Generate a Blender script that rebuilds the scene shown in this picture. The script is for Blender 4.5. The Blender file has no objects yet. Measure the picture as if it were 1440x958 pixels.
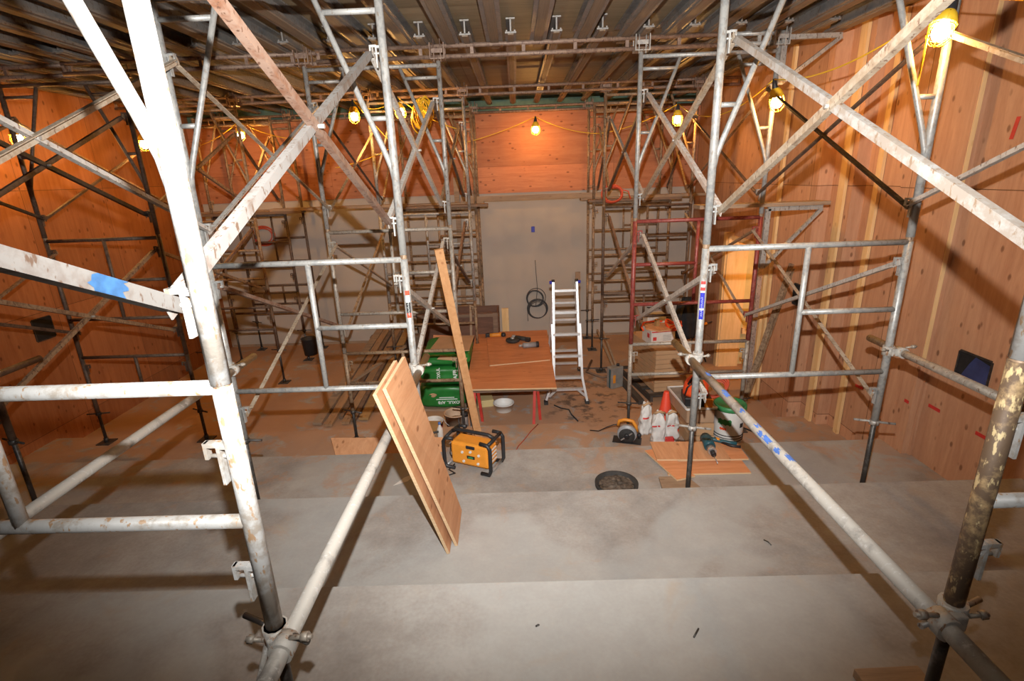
import bpy, bmesh, math, random
from mathutils import Vector, Matrix, noise
random.seed(7)
C = bpy.context.scene.collection
ZC = 2.95                      # eye height above the lowest floor; heights below are given from eye level

def P(x, y, z):
    return Vector((x, y, z + ZC))

# ------------------------------------------------------------------ materials
def new_mat(name):
    m = bpy.data.materials.new(name); m.use_nodes = True
    nt = m.node_tree; nt.nodes.clear()
    out = nt.nodes.new('ShaderNodeOutputMaterial'); b = nt.nodes.new('ShaderNodeBsdfPrincipled')
    nt.links.new(b.outputs[0], out.inputs[0])
    return m, nt, b

def node(nt, t, **kw):
    n = nt.nodes.new(t)
    for k, v in kw.items():
        if k.startswith('i_'):
            key = k[2:]
            n.inputs[int(key) if key.isdigit() else key].default_value = v
        else:
            setattr(n, k, v)
    return n

def col(c): return (c[0], c[1], c[2], 1)

def mixc(nt, fac, a, b):
    n = nt.nodes.new('ShaderNodeMix'); n.data_type = 'RGBA'
    for sock, v in ((n.inputs[0], fac), (n.inputs[6], a), (n.inputs[7], b)):
        if isinstance(v, (int, float)): sock.default_value = v
        elif isinstance(v, tuple): sock.default_value = col(v)
        else: nt.links.new(v, sock)
    return n.outputs[2]

def math_(nt, op, a, b=None, c=None):
    n = nt.nodes.new('ShaderNodeMath'); n.operation = op
    for i, v in enumerate((a, b, c)):
        if v is None: continue
        if isinstance(v, (int, float)): n.inputs[i].default_value = v
        else: nt.links.new(v, n.inputs[i])
    return n.outputs[0]

def ramp(nt, fac, stops):
    n = nt.nodes.new('ShaderNodeValToRGB')
    e = n.color_ramp.elements
    while len(e) < len(stops): e.new(0.5)
    for el, (p, c) in zip(e, stops):
        el.position = p; el.color = col(c) if isinstance(c, tuple) else (c, c, c, 1)
    nt.links.new(fac, n.inputs[0])
    return n.outputs[0]

def coords(nt, scale=(1, 1, 1), kind='Object'):
    t = nt.nodes.new('ShaderNodeTexCoord'); m = nt.nodes.new('ShaderNodeMapping')
    m.inputs['Scale'].default_value = scale
    nt.links.new(t.outputs[kind], m.inputs[0])
    return m.outputs[0]

def noise_(nt, vec, scale, detail=4, rough=.55, dist=0):
    n = nt.nodes.new('ShaderNodeTexNoise')
    n.inputs['Scale'].default_value = scale; n.inputs['Detail'].default_value = detail
    n.inputs['Roughness'].default_value = rough; n.inputs['Distortion'].default_value = dist
    nt.links.new(vec, n.inputs['Vector'])
    return n.outputs[0]

def bump(nt, b, h, strength=.3, dist=.01):
    n = nt.nodes.new('ShaderNodeBump'); n.inputs['Strength'].default_value = strength
    n.inputs['Distance'].default_value = dist
    nt.links.new(h, n.inputs['Height']); nt.links.new(n.outputs[0], b.inputs['Normal'])

def plain(name, c, rough=.6, metal=0., var=.12, scale=8., spec=.4):
    m, nt, b = new_mat(name)
    v = coords(nt)
    f = noise_(nt, v, scale)
    dark = tuple(x * (1 - var * 1.6) for x in c); light = tuple(min(1, x * (1 + var)) for x in c)
    nt.links.new(ramp(nt, f, [(.3, dark), (.7, light)]), b.inputs['Base Color'])
    b.inputs['Roughness'].default_value = rough; b.inputs['Metallic'].default_value = metal
    b.inputs['Specular IOR Level'].default_value = spec
    return m

def pipe(name, base, spot, amount=.45, rough=.5, metal=.25, fine=28., extra=None):
    """used scaffold steel: base coat with splashes and worn spots"""
    m, nt, b = new_mat(name)
    v = coords(nt)
    n1 = noise_(nt, v, fine, 5, .65)
    n2 = noise_(nt, v, 5., 3, .6)
    s = math_(nt, 'ADD', math_(nt, 'MULTIPLY', n1, .6), math_(nt, 'MULTIPLY', n2, .5))
    lo = 1 - amount
    mask = ramp(nt, s, [(max(0, lo - .06), 0.), (min(1, lo + .06), 1.)])
    c = mixc(nt, mask, base, spot)
    if extra:
        n3 = noise_(nt, coords(nt, (1, 1, .4)), 60., 3, .6)
        c = mixc(nt, ramp(nt, n3, [(.58, 0.), (.64, 1.)]), c, extra)
    nt.links.new(c, b.inputs['Base Color'])
    b.inputs['Roughness'].default_value = rough; b.inputs['Metallic'].default_value = metal
    bump(nt, b, n1, .25, .004)
    return m

def plywood(name, c1, c2, knot, grain='z', panel=None, seam=(.13, .06, .03), knots=1., rough=.62, across=5.):
    """veneer: stretched grain, scattered knots / nail heads, sheet joints"""
    m, nt, b = new_mat(name)
    k = {'x': (.5, across, across), 'y': (across, .5, across), 'z': (across, across, .5)}[grain]
    g = noise_(nt, coords(nt, k), 3.2, 6, .62, .8)
    fine = noise_(nt, coords(nt, tuple(x * 6 for x in k)), 6., 3, .6)
    gg = math_(nt, 'ADD', math_(nt, 'MULTIPLY', g, .75), math_(nt, 'MULTIPLY', fine, .25))
    c = ramp(nt, gg, [(.32, c1), (.5, tuple((a + d) / 2 for a, d in zip(c1, c2))), (.68, c2)])
    kk = {'x': (.55, 1, 1), 'y': (1, .55, 1), 'z': (1, 1, .55)}[grain]
    vo = nt.nodes.new('ShaderNodeTexVoronoi'); vo.inputs['Scale'].default_value = 10.5
    nt.links.new(coords(nt, kk), vo.inputs['Vector'])
    km = ramp(nt, vo.outputs['Distance'], [(.10, 1.), (.18, 0.)])
    big = noise_(nt, coords(nt), 2.3, 2)
    km = math_(nt, 'MULTIPLY', km, ramp(nt, big, [(.34, 0.), (.44, .72 * knots)]))
    c = mixc(nt, km, c, knot)
    if panel:
        t = nt.nodes.new('ShaderNodeTexCoord'); s = nt.nodes.new('ShaderNodeSeparateXYZ')
        nt.links.new(t.outputs['Object'], s.inputs[0])
        ids = []; seams = None
        for ax, size, off in panel:
            q = math_(nt, 'DIVIDE', math_(nt, 'ADD', s.outputs['xyz'.index(ax)], off), size)
            fr = math_(nt, 'FRACT', q)
            sm = math_(nt, 'LESS_THAN', fr, .006 / size)
            seams = sm if seams is None else math_(nt, 'MAXIMUM', seams, sm)
            ids.append(math_(nt, 'FLOOR', q))
        w = nt.nodes.new('ShaderNodeTexWhiteNoise'); w.noise_dimensions = '2D'
        cb = nt.nodes.new('ShaderNodeCombineXYZ')
        nt.links.new(ids[0], cb.inputs[0])
        if len(ids) > 1: nt.links.new(ids[1], cb.inputs[1])
        nt.links.new(cb.outputs[0], w.inputs['Vector'])
        tint = ramp(nt, w.outputs['Value'], [(0., .78), (1., 1.12)])
        mm = nt.nodes.new('ShaderNodeMix'); mm.data_type = 'RGBA'; mm.blend_type = 'MULTIPLY'
        mm.inputs[0].default_value = 1.
        nt.links.new(c, mm.inputs[6]); nt.links.new(tint, mm.inputs[7])
        c = mixc(nt, seams, mm.outputs[2], seam)
    nt.links.new(c, b.inputs['Base Color'])
    b.inputs['Roughness'].default_value = rough
    b.inputs['Specular IOR Level'].default_value = .25
    bump(nt, b, gg, .12, .004)
    return m

def concrete():
    m, nt, b = new_mat('concrete')
    v = coords(nt)
    n1 = noise_(nt, v, 1.1, 6, .6, .4); n2 = noise_(nt, v, 9., 5, .65); n3 = noise_(nt, v, 60., 3)
    s = math_(nt, 'ADD', math_(nt, 'MULTIPLY', n1, .6), math_(nt, 'ADD', math_(nt, 'MULTIPLY', n2, .25), math_(nt, 'MULTIPLY', n3, .15)))
    base = ramp(nt, s, [(.34, (.23, .205, .185)), (.5, (.325, .30, .275)), (.64, (.42, .405, .38))])
    n4 = noise_(nt, v, .75, 3, .5, .8)
    base = mixc(nt, ramp(nt, n4, [(.50, 0.), (.56, .5)]), base, (.42, .425, .41))
    base = mixc(nt, ramp(nt, noise_(nt, v, 1.7, 5, .6, 1.), [(.60, 0.), (.68, .35)]), base, (.40, .30, .20))
    # sawdust trodden over the lower steps and the flat floor
    sep = nt.nodes.new('ShaderNodeSeparateXYZ'); nt.links.new(v, sep.inputs[0])
    gy = ramp(nt, math_(nt, 'DIVIDE', sep.outputs[1], 10.), [(.12, .05), (.34, .3), (.44, .56), (.56, 1.)])
    d = noise_(nt, v, 2.6, 6, .68, .5)
    dm = ramp(nt, math_(nt, 'ADD', math_(nt, 'MULTIPLY', d, .75), math_(nt, 'MULTIPLY', gy, .245)), [(.505, 0.), (.575, .85)])
    dm = math_(nt, 'MULTIPLY', dm, math_(nt, 'ADD', math_(nt, 'MULTIPLY', gy, .8), .15))
    c = mixc(nt, dm, base, (.45, .24, .12))
    # dark damp stains beside the ladder
    cx = math_(nt, 'SUBTRACT', sep.outputs[0], .85); cy = math_(nt, 'SUBTRACT', sep.outputs[1], 6.5)
    r2 = math_(nt, 'ADD', math_(nt, 'MULTIPLY', cx, cx), math_(nt, 'MULTIPLY', math_(nt, 'MULTIPLY', cy, cy), .35))
    st = math_(nt, 'MULTIPLY', ramp(nt, r2, [(.05, 1.), (.55, 0.)]), ramp(nt, noise_(nt, v, 5.5, 5, .65), [(.50, 0.), (.60, .75)]))
    c = mixc(nt, st, c, (.07, .055, .045))
    nt.links.new(c, b.inputs['Base Color'])
    b.inputs['Roughness'].default_value = .82; b.inputs['Specular IOR Level'].default_value = .2
    bump(nt, b, s, .2, .01)
    return m

def emit(name, c, strength):
    m = bpy.data.materials.new(name); m.use_nodes = True
    nt = m.node_tree; nt.nodes.clear()
    o = nt.nodes.new('ShaderNodeOutputMaterial'); e = nt.nodes.new('ShaderNodeEmission')
    e.inputs[0].default_value = col(c); e.inputs[1].default_value = strength
    nt.links.new(e.outputs[0], o.inputs[0])
    return m

BULB = 430.
M = dict(
    concrete=concrete(),
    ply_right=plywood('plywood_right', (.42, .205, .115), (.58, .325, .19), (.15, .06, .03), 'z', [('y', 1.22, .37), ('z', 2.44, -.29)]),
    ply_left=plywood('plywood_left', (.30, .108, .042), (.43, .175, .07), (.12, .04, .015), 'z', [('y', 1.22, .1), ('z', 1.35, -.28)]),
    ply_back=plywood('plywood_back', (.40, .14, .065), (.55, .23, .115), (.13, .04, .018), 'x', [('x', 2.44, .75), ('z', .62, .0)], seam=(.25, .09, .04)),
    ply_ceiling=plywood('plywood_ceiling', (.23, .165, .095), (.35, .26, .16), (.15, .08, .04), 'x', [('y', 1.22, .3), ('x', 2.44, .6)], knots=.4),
    ply_board=plywood('plywood_board', (.50, .235, .11), (.68, .37, .20), (.22, .08, .03), 'y'),
    ply_table=plywood('plywood_table', (.46, .155, .055), (.66, .28, .125), (.24, .08, .03), 'x', knots=.6),
    ply_loose=plywood('plywood_loose', (.55, .22, .09), (.72, .34, .17), (.3, .1, .04), 'x', knots=.5),
    ply_edge=plywood('plywood_edge', (.50, .33, .18), (.72, .52, .32), (.3, .17, .08), 'x', knots=0, across=40.),
    pine=plywood('pine', (.64, .40, .17), (.82, .56, .29), (.34, .15, .05), 'z', knots=.5),
    pine_lying=plywood('pine_lying', (.50, .24, .10), (.66, .36, .17), (.28, .1, .04), 'y', knots=.7),
    lumber_brown=plywood('lumber_brown', (.26, .15, .08), (.40, .25, .14), (.14, .07, .03), 'y', knots=.6),
    old_wood=plywood('old_wood', (.13, .085, .06), (.24, .16, .11), (.06, .03, .02), 'x', knots=.5),
    plank_grey=plywood('plank_grey', (.22, .15, .10), (.38, .27, .18), (.1, .06, .04), 'x', knots=.4),
    dark_form=plywood('dark_form', (.09, .045, .03), (.17, .085, .055), (.04, .02, .015), 'x', [('x', .9, 0)], knots=.5),
    beige=plain('beige_board', (.44, .385, .335), .75, 0, .05, 1.2, .2),
    white=pipe('pipe_white', (.44, .435, .42), (.31, .275, .235), .42, .5, .05, 34., (.33, .21, .12)),
    white_rust=pipe('pipe_rusty_cream', (.44, .30, .15), (.14, .09, .055), .5, .6, .1, 30., (.60, .46, .24)),
    galv=pipe('pipe_galvanised', (.29, .292, .285), (.41, .40, .375), .48, .45, .3, 40., (.30, .26, .22)),
    galv_old=pipe('pipe_weathered', (.29, .255, .215), (.41, .355, .29), .46, .5, .25, 36., (.20, .13, .09)),
    grey=pipe('pipe_grey', (.29, .27, .25), (.40, .37, .33), .46, .5, .3, 36., (.15, .10, .075)),
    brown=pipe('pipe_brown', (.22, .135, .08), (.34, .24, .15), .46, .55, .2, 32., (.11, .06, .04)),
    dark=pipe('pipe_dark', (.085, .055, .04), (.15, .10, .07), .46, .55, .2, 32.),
    red=pipe('pipe_red', (.25, .045, .035), (.34, .12, .09), .38, .45, .1, 30., (.14, .03, .03)),
    black=pipe('pipe_black', (.03, .027, .025), (.07, .06, .055), .42, .5, .3, 30.),
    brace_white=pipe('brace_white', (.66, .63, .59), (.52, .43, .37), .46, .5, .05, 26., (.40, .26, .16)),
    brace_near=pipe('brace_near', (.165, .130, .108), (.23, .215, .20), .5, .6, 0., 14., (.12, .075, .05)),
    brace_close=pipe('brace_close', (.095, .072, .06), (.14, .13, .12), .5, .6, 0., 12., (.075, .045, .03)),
    paint_close=plain('blue_scuff', (.028, .085, .19), .55, 0, .25, 30.),
    brace_pale=pipe('brace_pale', (.42, .40, .375), (.33, .28, .235), .46, .5, .05, 26., (.26, .18, .12)),
    brace_rust=pipe('brace_rust', (.165, .075, .042), (.225, .145, .105), .5, .6, .0, 18., (.095, .045, .027)),
    brace_grey=pipe('brace_grey', (.40, .37, .335), (.52, .48, .43), .48, .5, .15, 28., (.25, .17, .12)),
    brace_tan=pipe('brace_tan', (.34, .25, .17), (.44, .36, .27), .46, .55, .1, 28., (.2, .12, .08)),
    jack=pipe('jack_screw', (.055, .05, .046), (.11, .10, .09), .4, .45, .4, 40.),
    dusty=pipe('pipe_dusty', (.20, .185, .17), (.44, .41, .365), .52, .6, .1, 9., (.5, .48, .45)),
    clamp=pipe('clamp_dusty', (.34, .325, .30), (.46, .43, .385), .5, .6, .1, 40., (.33, .19, .11)),
    joist=pipe('joist_aluminium', (.18, .175, .172), (.25, .23, .21), .5, .5, .35, 9., (.17, .12, .09)),
    timber=plywood('joist_timber', (.15, .11, .08), (.25, .19, .135), (.15, .08, .04), 'y', knots=.3, across=24.),
    ledger=pipe('ledger_brown', (.17, .105, .075), (.27, .18, .13), .46, .55, .2, 30., (.09, .05, .04)),
    alu=plain('aluminium', (.72, .72, .72), .32, .55, .06, 14.),
    black_plastic=plain('black_plastic', (.022, .022, .024), .45, 0, .2, 12.),
    rubber=plain('rubber', (.035, .033, .032), .75, 0, .25, 9.),
    grey_plastic=plain('grey_plastic', (.30, .30, .31), .45, .1, .1, 20.),
    steel=plain('bright_steel', (.55, .55, .55), .3, .7, .08, 24.),
    yellow=plain('tool_yellow', (.72, .27, .03), .45, 0, .06, 12.),
    cord_yellow=plain('cord_yellow', (.85, .52, .03), .45, 0, .05, 20.),
    cord_orange=plain('cord_orange', (.56, .085, .04), .5, 0, .1, 20.),
    cord_red=plain('cord_red', (.42, .06, .03), .55, 0, .12, 20.),
    sawhorse_red=plain('sawhorse_red', (.55, .05, .035), .5, 0, .12, 10.),
    cone=plain('cone_orange', (.78, .075, .035), .5, 0, .06, 6.),
    hood_orange=plain('hood_orange', (.80, .085, .02), .45, 0, .06, 10.),
    green=plain('green_wrap', (.022, .19, .035), .35, 0, .14, 7.),
    green_lid=plain('lid_green', (.04, .23, .08), .4, 0, .08, 9.),
    white_plastic=plain('white_plastic', (.74, .73, .70), .45, 0, .04, 6.),
    white_paint=plain('white_lettering', (.78, .82, .78), .5, 0, .03, 9.),
    white_bag=plain('white_bag', (.66, .64, .61), .55, 0, .10, 16.),
    paper_red=plain('red_print', (.62, .05, .045), .5, 0, .08, 12.),
    blue=plain('blue_print', (.025, .03, .40), .45, 0, .05, 12.),
    blue_paint=plain('blue_paint', (.07, .17, .50), .5, 0, .15, 20.),
    blue_night=plain('blue_sheet', (.035, .055, .17), .5, 0, .35, 4.),
    carton=plain('carton', (.50, .315, .175), .75, 0, .07, 5., .2),
    carton_front=plain('carton_pale', (.42, .275, .175), .75, 0, .07, 5., .2),
    paper=plain('paper_label', (.66, .62, .57), .6, 0, .06, 18.),
    dark_pallet=plain('pallet_dark', (.06, .05, .042), .7, 0, .25, 9.),
    teal=plain('tool_teal', (.02, .085, .11), .4, 0, .12, 12.),
    red_bag=plain('red_film', (.42, .09, .085), .3, 0, .3, 26.),
    tan_bucket=plain('bucket_tan', (.52, .36, .24), .55, 0, .08, 6.),
    can=plain('can_metal', (.34, .33, .31), .4, .4, .15, 10.),
    black_cloth=plain('black_cloth', (.012, .012, .014), .85, 0, .3, 14.),
    cable_grey=plain('cable_dark', (.06, .062, .068), .55, 0, .2, 20.),
    olive=plywood('olive_ply', (.30, .175, .07), (.42, .26, .11), (.18, .09, .03), 'x', knots=.6),
    gap_green=plain('membrane_green', (.10, .17, .13), .8, 0, .3, 3.),
    kraft=plain('insulation_paper', (.58, .46, .22), .7, 0, .1, 4.),
    marker=plain('red_marker', (.55, .035, .03), .6, 0, .1, 30.),
    dust=plain('debris_dust', (.11, .085, .065), .9, 0, .5, 30.),
    bulb=emit('lit_bulb', (1., .50, .13), BULB),
)

# ------------------------------------------------------------------ mesh helpers
class Mb:
    def __init__(s): s.bm = bmesh.new()
    def tube(s, p, q, r, n=10, r2=None):
        p = Vector(p); q = Vector(q); d = (q - p)
        if d.length < 1e-6: return s
        z = d.normalized(); a = z.orthogonal().normalized(); b = z.cross(a)
        r2 = r if r2 is None else r2
        v1 = []; v2 = []
        for i in range(n):
            t = 2 * math.pi * i / n; o = a * math.cos(t) + b * math.sin(t)
            v1.append(s.bm.verts.new(p + o * r)); v2.append(s.bm.verts.new(q + o * r2))
        for i in range(n):
            f = s.bm.faces.new((v1[i], v1[(i + 1) % n], v2[(i + 1) % n], v2[i])); f.smooth = True
        s.bm.faces.new(v1[::-1]); s.bm.faces.new(v2)
        return s
    def path(s, pts, r, n=8, closed=False):
        pts = [Vector(p) for p in pts]; N = len(pts)
        rings = []; prev = None
        for i, p in enumerate(pts):
            if closed: t = pts[(i + 1) % N] - pts[i - 1]
            else: t = pts[min(i + 1, N - 1)] - pts[max(i - 1, 0)]
            t = t.normalized() if t.length > 1e-9 else Vector((0, 0, 1))
            a = t.orthogonal().normalized() if prev is None else (prev - t * prev.dot(t))
            if a.length < 1e-6: a = t.orthogonal()
            a.normalize(); prev = a; b = t.cross(a)
            rings.append([s.bm.verts.new(p + (a * math.cos(2 * math.pi * k / n) + b * math.sin(2 * math.pi * k / n)) * r) for k in range(n)])
        for i in range(N if closed else N - 1):
            A = rings[i]; B_ = rings[(i + 1) % N]
            off = 0
            if closed and i == N - 1:
                off = min(range(n), key=lambda o: (A[0].co - B_[o].co).length)
            for k in range(n):
                f = s.bm.faces.new((A[k], A[(k + 1) % n], B_[(k + 1 + off) % n], B_[(k + off) % n])); f.smooth = True
        if not closed:
            s.bm.faces.new(rings[0][::-1]); s.bm.faces.new(rings[-1])
        return s
    def box(s, c, size, rot=None, bevel=0.):
        c = Vector(c); vs = []
        for dx in (-.5, .5):
            for dy in (-.5, .5):
                for dz in (-.5, .5):
                    v = Vector((dx * size[0], dy * size[1], dz * size[2]))
                    if rot is not None: v = rot @ v
                    vs.append(s.bm.verts.new(c + v))
        fs = [s.bm.faces.new([vs[i] for i in f]) for f in ((0, 1, 3, 2), (4, 6, 7, 5), (0, 4, 5, 1), (2, 3, 7, 6), (0, 2, 6, 4), (1, 5, 7, 3))]
        if bevel > 0:
            es = list({e for f in fs for e in f.edges})
            bmesh.ops.bevel(s.bm, geom=es, offset=bevel, segments=2, affect='EDGES', profile=.5)
        return s
    def prism(s, pts, vec):
        """closed outline pushed along vec"""
        pts = [Vector(p) for p in pts]; vec = Vector(vec)
        a = [s.bm.verts.new(p) for p in pts]; b = [s.bm.verts.new(p + vec) for p in pts]
        n = len(pts)
        s.bm.faces.new(a[::-1]); s.bm.faces.new(b)
        for i in range(n): s.bm.faces.new((a[i], a[(i + 1) % n], b[(i + 1) % n], b[i]))
        return s
    def beam(s, p, q, w, h, up=(0, 0, 1)):
        """rectangular bar from p to q: w sideways, h along up"""
        p = Vector(p); q = Vector(q); t = (q - p).normalized(); u = Vector(up); u = (u - t * u.dot(t)).normalized()
        v = t.cross(u)
        o = [p + v * w * a + u * h * b for a, b in ((-.5, -.5), (.5, -.5), (.5, .5), (-.5, .5))]
        return s.prism(o, q - p)
    def angle(s, p, q, w=.034, t=.004, side=(1, 0, 0), flip=1):
        """rolled steel angle from p to q with flattened, drilled-looking ends"""
        p = Vector(p); q = Vector(q); d = (q - p).normalized(); sd = Vector(side)
        u = (sd - d * sd.dot(d)).normalized(); v = d.cross(u) * flip
        e = .05
        a = p + d * e; b = q - d * e
        o = [a + u * x + v * y for x, y in ((0, -w / 2), (t, -w / 2), (t, w / 2 - t), (w * .85, w / 2 - t), (w * .85, w / 2), (0, w / 2))]
        s.prism(o, b - a)
        for x0, x1 in ((p, a), (b, q)):
            o = [x0 + v * w * .5 * k for k in (-1, 1)]
            s.prism([o[0], o[0] + u * t, o[1] + u * t, o[1]], (x1 - x0) * 1.15 if x0 is p else (x1 - x0))
        return s
    def lathe(s, prof, c=(0, 0, 0), n=24, rot=None, cap=True):
        c = Vector(c); rings = []
        for r, z in prof:
            ring = []
            for k in range(n):
                v = Vector((r * math.cos(2 * math.pi * k / n), r * math.sin(2 * math.pi * k / n), z))
                if rot is not None: v = rot @ v
                ring.append(s.bm.verts.new(c + v))
            rings.append(ring)
        for i in range(len(rings) - 1):
            for k in range(n):
                f = s.bm.faces.new((rings[i][k], rings[i][(k + 1) % n], rings[i + 1][(k + 1) % n], rings[i + 1][k])); f.smooth = True
        if cap:
            s.bm.faces.new(rings[0][::-1]); s.bm.faces.new(rings[-1])
        return s
    def blob(s, fn, nu=20, nv=12):
        """closed surface from fn(u in 0..1 around, v in 0..1 bottom to top)"""
        rings = []
        for j in range(nv + 1):
            rings.append([s.bm.verts.new(Vector(fn(i / nu, j / nv))) for i in range(nu)])
        for j in range(nv):
            for i in range(nu):
                f = s.bm.faces.new((rings[j][i], rings[j][(i + 1) % nu], rings[j + 1][(i + 1) % nu], rings[j + 1][i])); f.smooth = True
        s.bm.faces.new(rings[0][::-1]); s.bm.faces.new(rings[-1])
        return s

def origin_of(o):
    while o.parent: o = o.parent
    return o.location.copy()

def obj(name, mb, mat, parent=None, loc=None, label=None, smooth_angle=None):
    """link ONE mesh object; the shape was drawn in place, its origin goes to loc (or to its thing's base)"""
    bm = mb.bm if isinstance(mb, Mb) else mb
    if parent is not None: loc = origin_of(parent)
    if loc is None:
        xs = [v.co for v in bm.verts]
        lo = [min(v[i] for v in xs) for i in range(3)]; hi = [max(v[i] for v in xs) for i in range(3)]
        loc = Vector(((lo[0] + hi[0]) / 2, (lo[1] + hi[1]) / 2, lo[2]))
    loc = Vector(loc)
    bmesh.ops.translate(bm, verts=bm.verts, vec=-loc)
    bmesh.ops.recalc_face_normals(bm, faces=bm.faces)
    me = bpy.data.meshes.new(name); bm.to_mesh(me); bm.free()
    mats = mat if isinstance(mat, (list, tuple)) else [mat]
    for x in mats: me.materials.append(M[x] if isinstance(x, str) else x)
    o = bpy.data.objects.new(name, me); C.objects.link(o)
    if parent is None: o.location = loc
    else: o.parent = parent
    if label: o['label'] = label
    return o

def tag(o, label, cat, group=None):
    o['label'] = label; o['category'] = cat
    if group: o['group'] = group
    return o

def thing(name, label, cat, loc, group=None):
    o = bpy.data.objects.new(name, None); C.objects.link(o); o.empty_display_size = .1
    o.location = loc
    return tag(o, label, cat, group)

def struct(name, mb, mat, loc=(0, 0, 0)):
    o = obj(name, mb, mat, None, loc); o['kind'] = 'structure'
    return o

def text_mesh(s, size, p, xdir, ydir, depth=.002):
    """lettering lying on a surface: origin p is its centre, reading along xdir"""
    cu = bpy.data.curves.new('lettering', 'FONT'); cu.body = s; cu.size = size
    cu.align_x = 'CENTER'; cu.align_y = 'CENTER'; cu.extrude = depth; cu.resolution_u = 3; cu.offset = size * .018
    o = bpy.data.objects.new('lettering', cu); C.objects.link(o)
    dg = bpy.context.evaluated_depsgraph_get(); dg.update()
    me = bpy.data.meshes.new_from_object(o.evaluated_get(dg))
    mb = Mb(); mb.bm.from_mesh(me)
    bpy.data.objects.remove(o); bpy.data.curves.remove(cu); bpy.data.meshes.remove(me)
    x = Vector(xdir).normalized(); y = Vector(ydir).normalized(); z = x.cross(y)
    R = Matrix((x, y, z)).transposed()
    for v in mb.bm.verts: v.co = R @ v.co + Vector(p)
    return mb

# ------------------------------------------------------------------ the room
F0, F1, F2, F3, F4 = -1.712, -2.068, -2.425, -2.78, -2.95
E0, E1, E2, E3 = 1.86, 3.07, 4.28, 5.486
YB = 9.44
XL, XR = -5.54, 3.34
CEIL = 1.26

mb = Mb()
prof = [(-1.6, F0), (E0, F0), (E0, F1), (E1, F1), (E1, F2), (E2, F2), (E2, F3), (E3, F3), (E3, F4), (YB + .2, F4), (YB + .2, F4 - .3), (-1.6, F4 - .3)]
mb.prism([P(XL - .3, y, z) for y, z in prof], (XR + 1.7 - XL + .3, 0, 0))
struct('floor', mb, 'concrete')

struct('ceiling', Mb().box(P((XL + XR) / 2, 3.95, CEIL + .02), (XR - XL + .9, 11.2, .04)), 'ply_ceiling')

# back wall: pale board below, orange plywood above, a dark green gap under the ceiling
struct('wall_back', Mb().box(P(-1.0, YB + .06, (F4 - .29) / 2), (9.4, .12, .29 * -1 - F4)), 'beige')
struct('wall_back_upper', Mb().box(P(-1.0, YB + .03, (-.29 + 1.0) / 2), (9.4, .10, 1.29)), 'ply_back')
struct('trim_1', Mb().box(P(-1.0, YB + .10, 1.13), (9.4, .06, .27)), 'gap_green')
struct('baseboard_back', Mb().box(P(-1.0, YB - .012, F4 + .02), (9.0, .02, .04)), 'plank_grey')

# right wall: sheets set at slightly different depths, a doorway low down near the far end
mb = Mb()
segs = [(-1.6, 4.02, 3.34), (4.02, 4.62, 3.27), (4.62, 5.28, 3.40), (5.28, 5.62, 3.27), (5.62, 6.42, 3.12)]
for a, b, x in segs:
    mb.box(P(x + .12, (a + b) / 2, (CEIL + F4) / 2), (.24, b - a, CEIL - F4))
mb.box(P(3.24, (6.42 + 7.62) / 2, (CEIL - .95) / 2), (.24, 1.20, CEIL + .95))
mb.box(P(3.24, (7.62 + YB) / 2, (CEIL + F4) / 2), (.24, YB - 7.62, CEIL - F4))
wr = struct('wall_right', mb, 'ply_right')
# left wall
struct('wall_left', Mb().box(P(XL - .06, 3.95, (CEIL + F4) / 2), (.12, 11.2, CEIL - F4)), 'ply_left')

# pale pine battens on the right wall
def batten(i, y, x, w, z0=None, z1=CEIL - .02):
    struct('trim_%d' % i, Mb().box(P(x - .012, y, ((z0 if z0 is not None else F4) + z1) / 2), (.03, w, z1 - (z0 if z0 is not None else F4))), 'pine')
batten(2, 4.05, 3.30, .075, -1.55)
batten(3, 5.08, 3.39, .07, F3)
batten(4, 5.40, 3.26, .10, F3)
batten(5, 4.67, 3.385, .05, F3)
batten(6, 6.36, 3.11, .06, F4)
batten(7, 2.55, 3.335, .07, -1.9)
struct('trim_8', Mb().box(P(3.335, 4.035, (F2 - 1.57) / 2), (.03, .09, -1.57 - F2)), 'ply_right')

# doorway at the far end of the right wall: lit plywood room behind it
mb = Mb()
mb.box(P(3.09, 7.66, (F4 - .9) / 2), (.14, .10, -.9 - F4))
mb.box(P(3.20, 7.62, (F4 - .9) / 2), (.30, .05, -.9 - F4))
d1 = struct('door_1', mb, 'pine')
d1['label'] = 'open doorway with pale pine jamb and lamp-lit insulation behind it'
struct('trim_9', Mb().box(P(3.10, 6.43, (F4 - .95) / 2), (.10, .05, -.95 - F4)), 'pine')
struct('trim_10', Mb().box(P(3.22, 7.02, -.97), (.26, 1.2, .06)), 'pine')
mb = Mb()
mb.box(P(4.05, 7.72, (F4 - .5) / 2), (1.5, .06, -.5 - F4)); mb.box(P(4.72, 6.9, (F4 - .5) / 2), (.06, 1.9, -.5 - F4))
mb.box(P(4.05, 6.02, (F4 - .5) / 2), (1.5, .06, -.5 - F4)); mb.box(P(4.05, 6.87, -.5), (1.5, 1.9, .05))
struct('wall_alcove', mb, 'kraft')
struct('trim_13', Mb().box(P(3.10, 6.64, (F4 - .95) / 2), (.10, .11, -.95 - F4)), 'grey')
struct('trim_11', Mb().box(P(3.62, 7.665, F4 + .55), (.45, .06, .09)), 'pine')
struct('trim_12', Mb().box(P(3.28, 7.665, (F4 - .6) / 2), (.09, .07, -.6 - F4)), 'pine')

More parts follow.
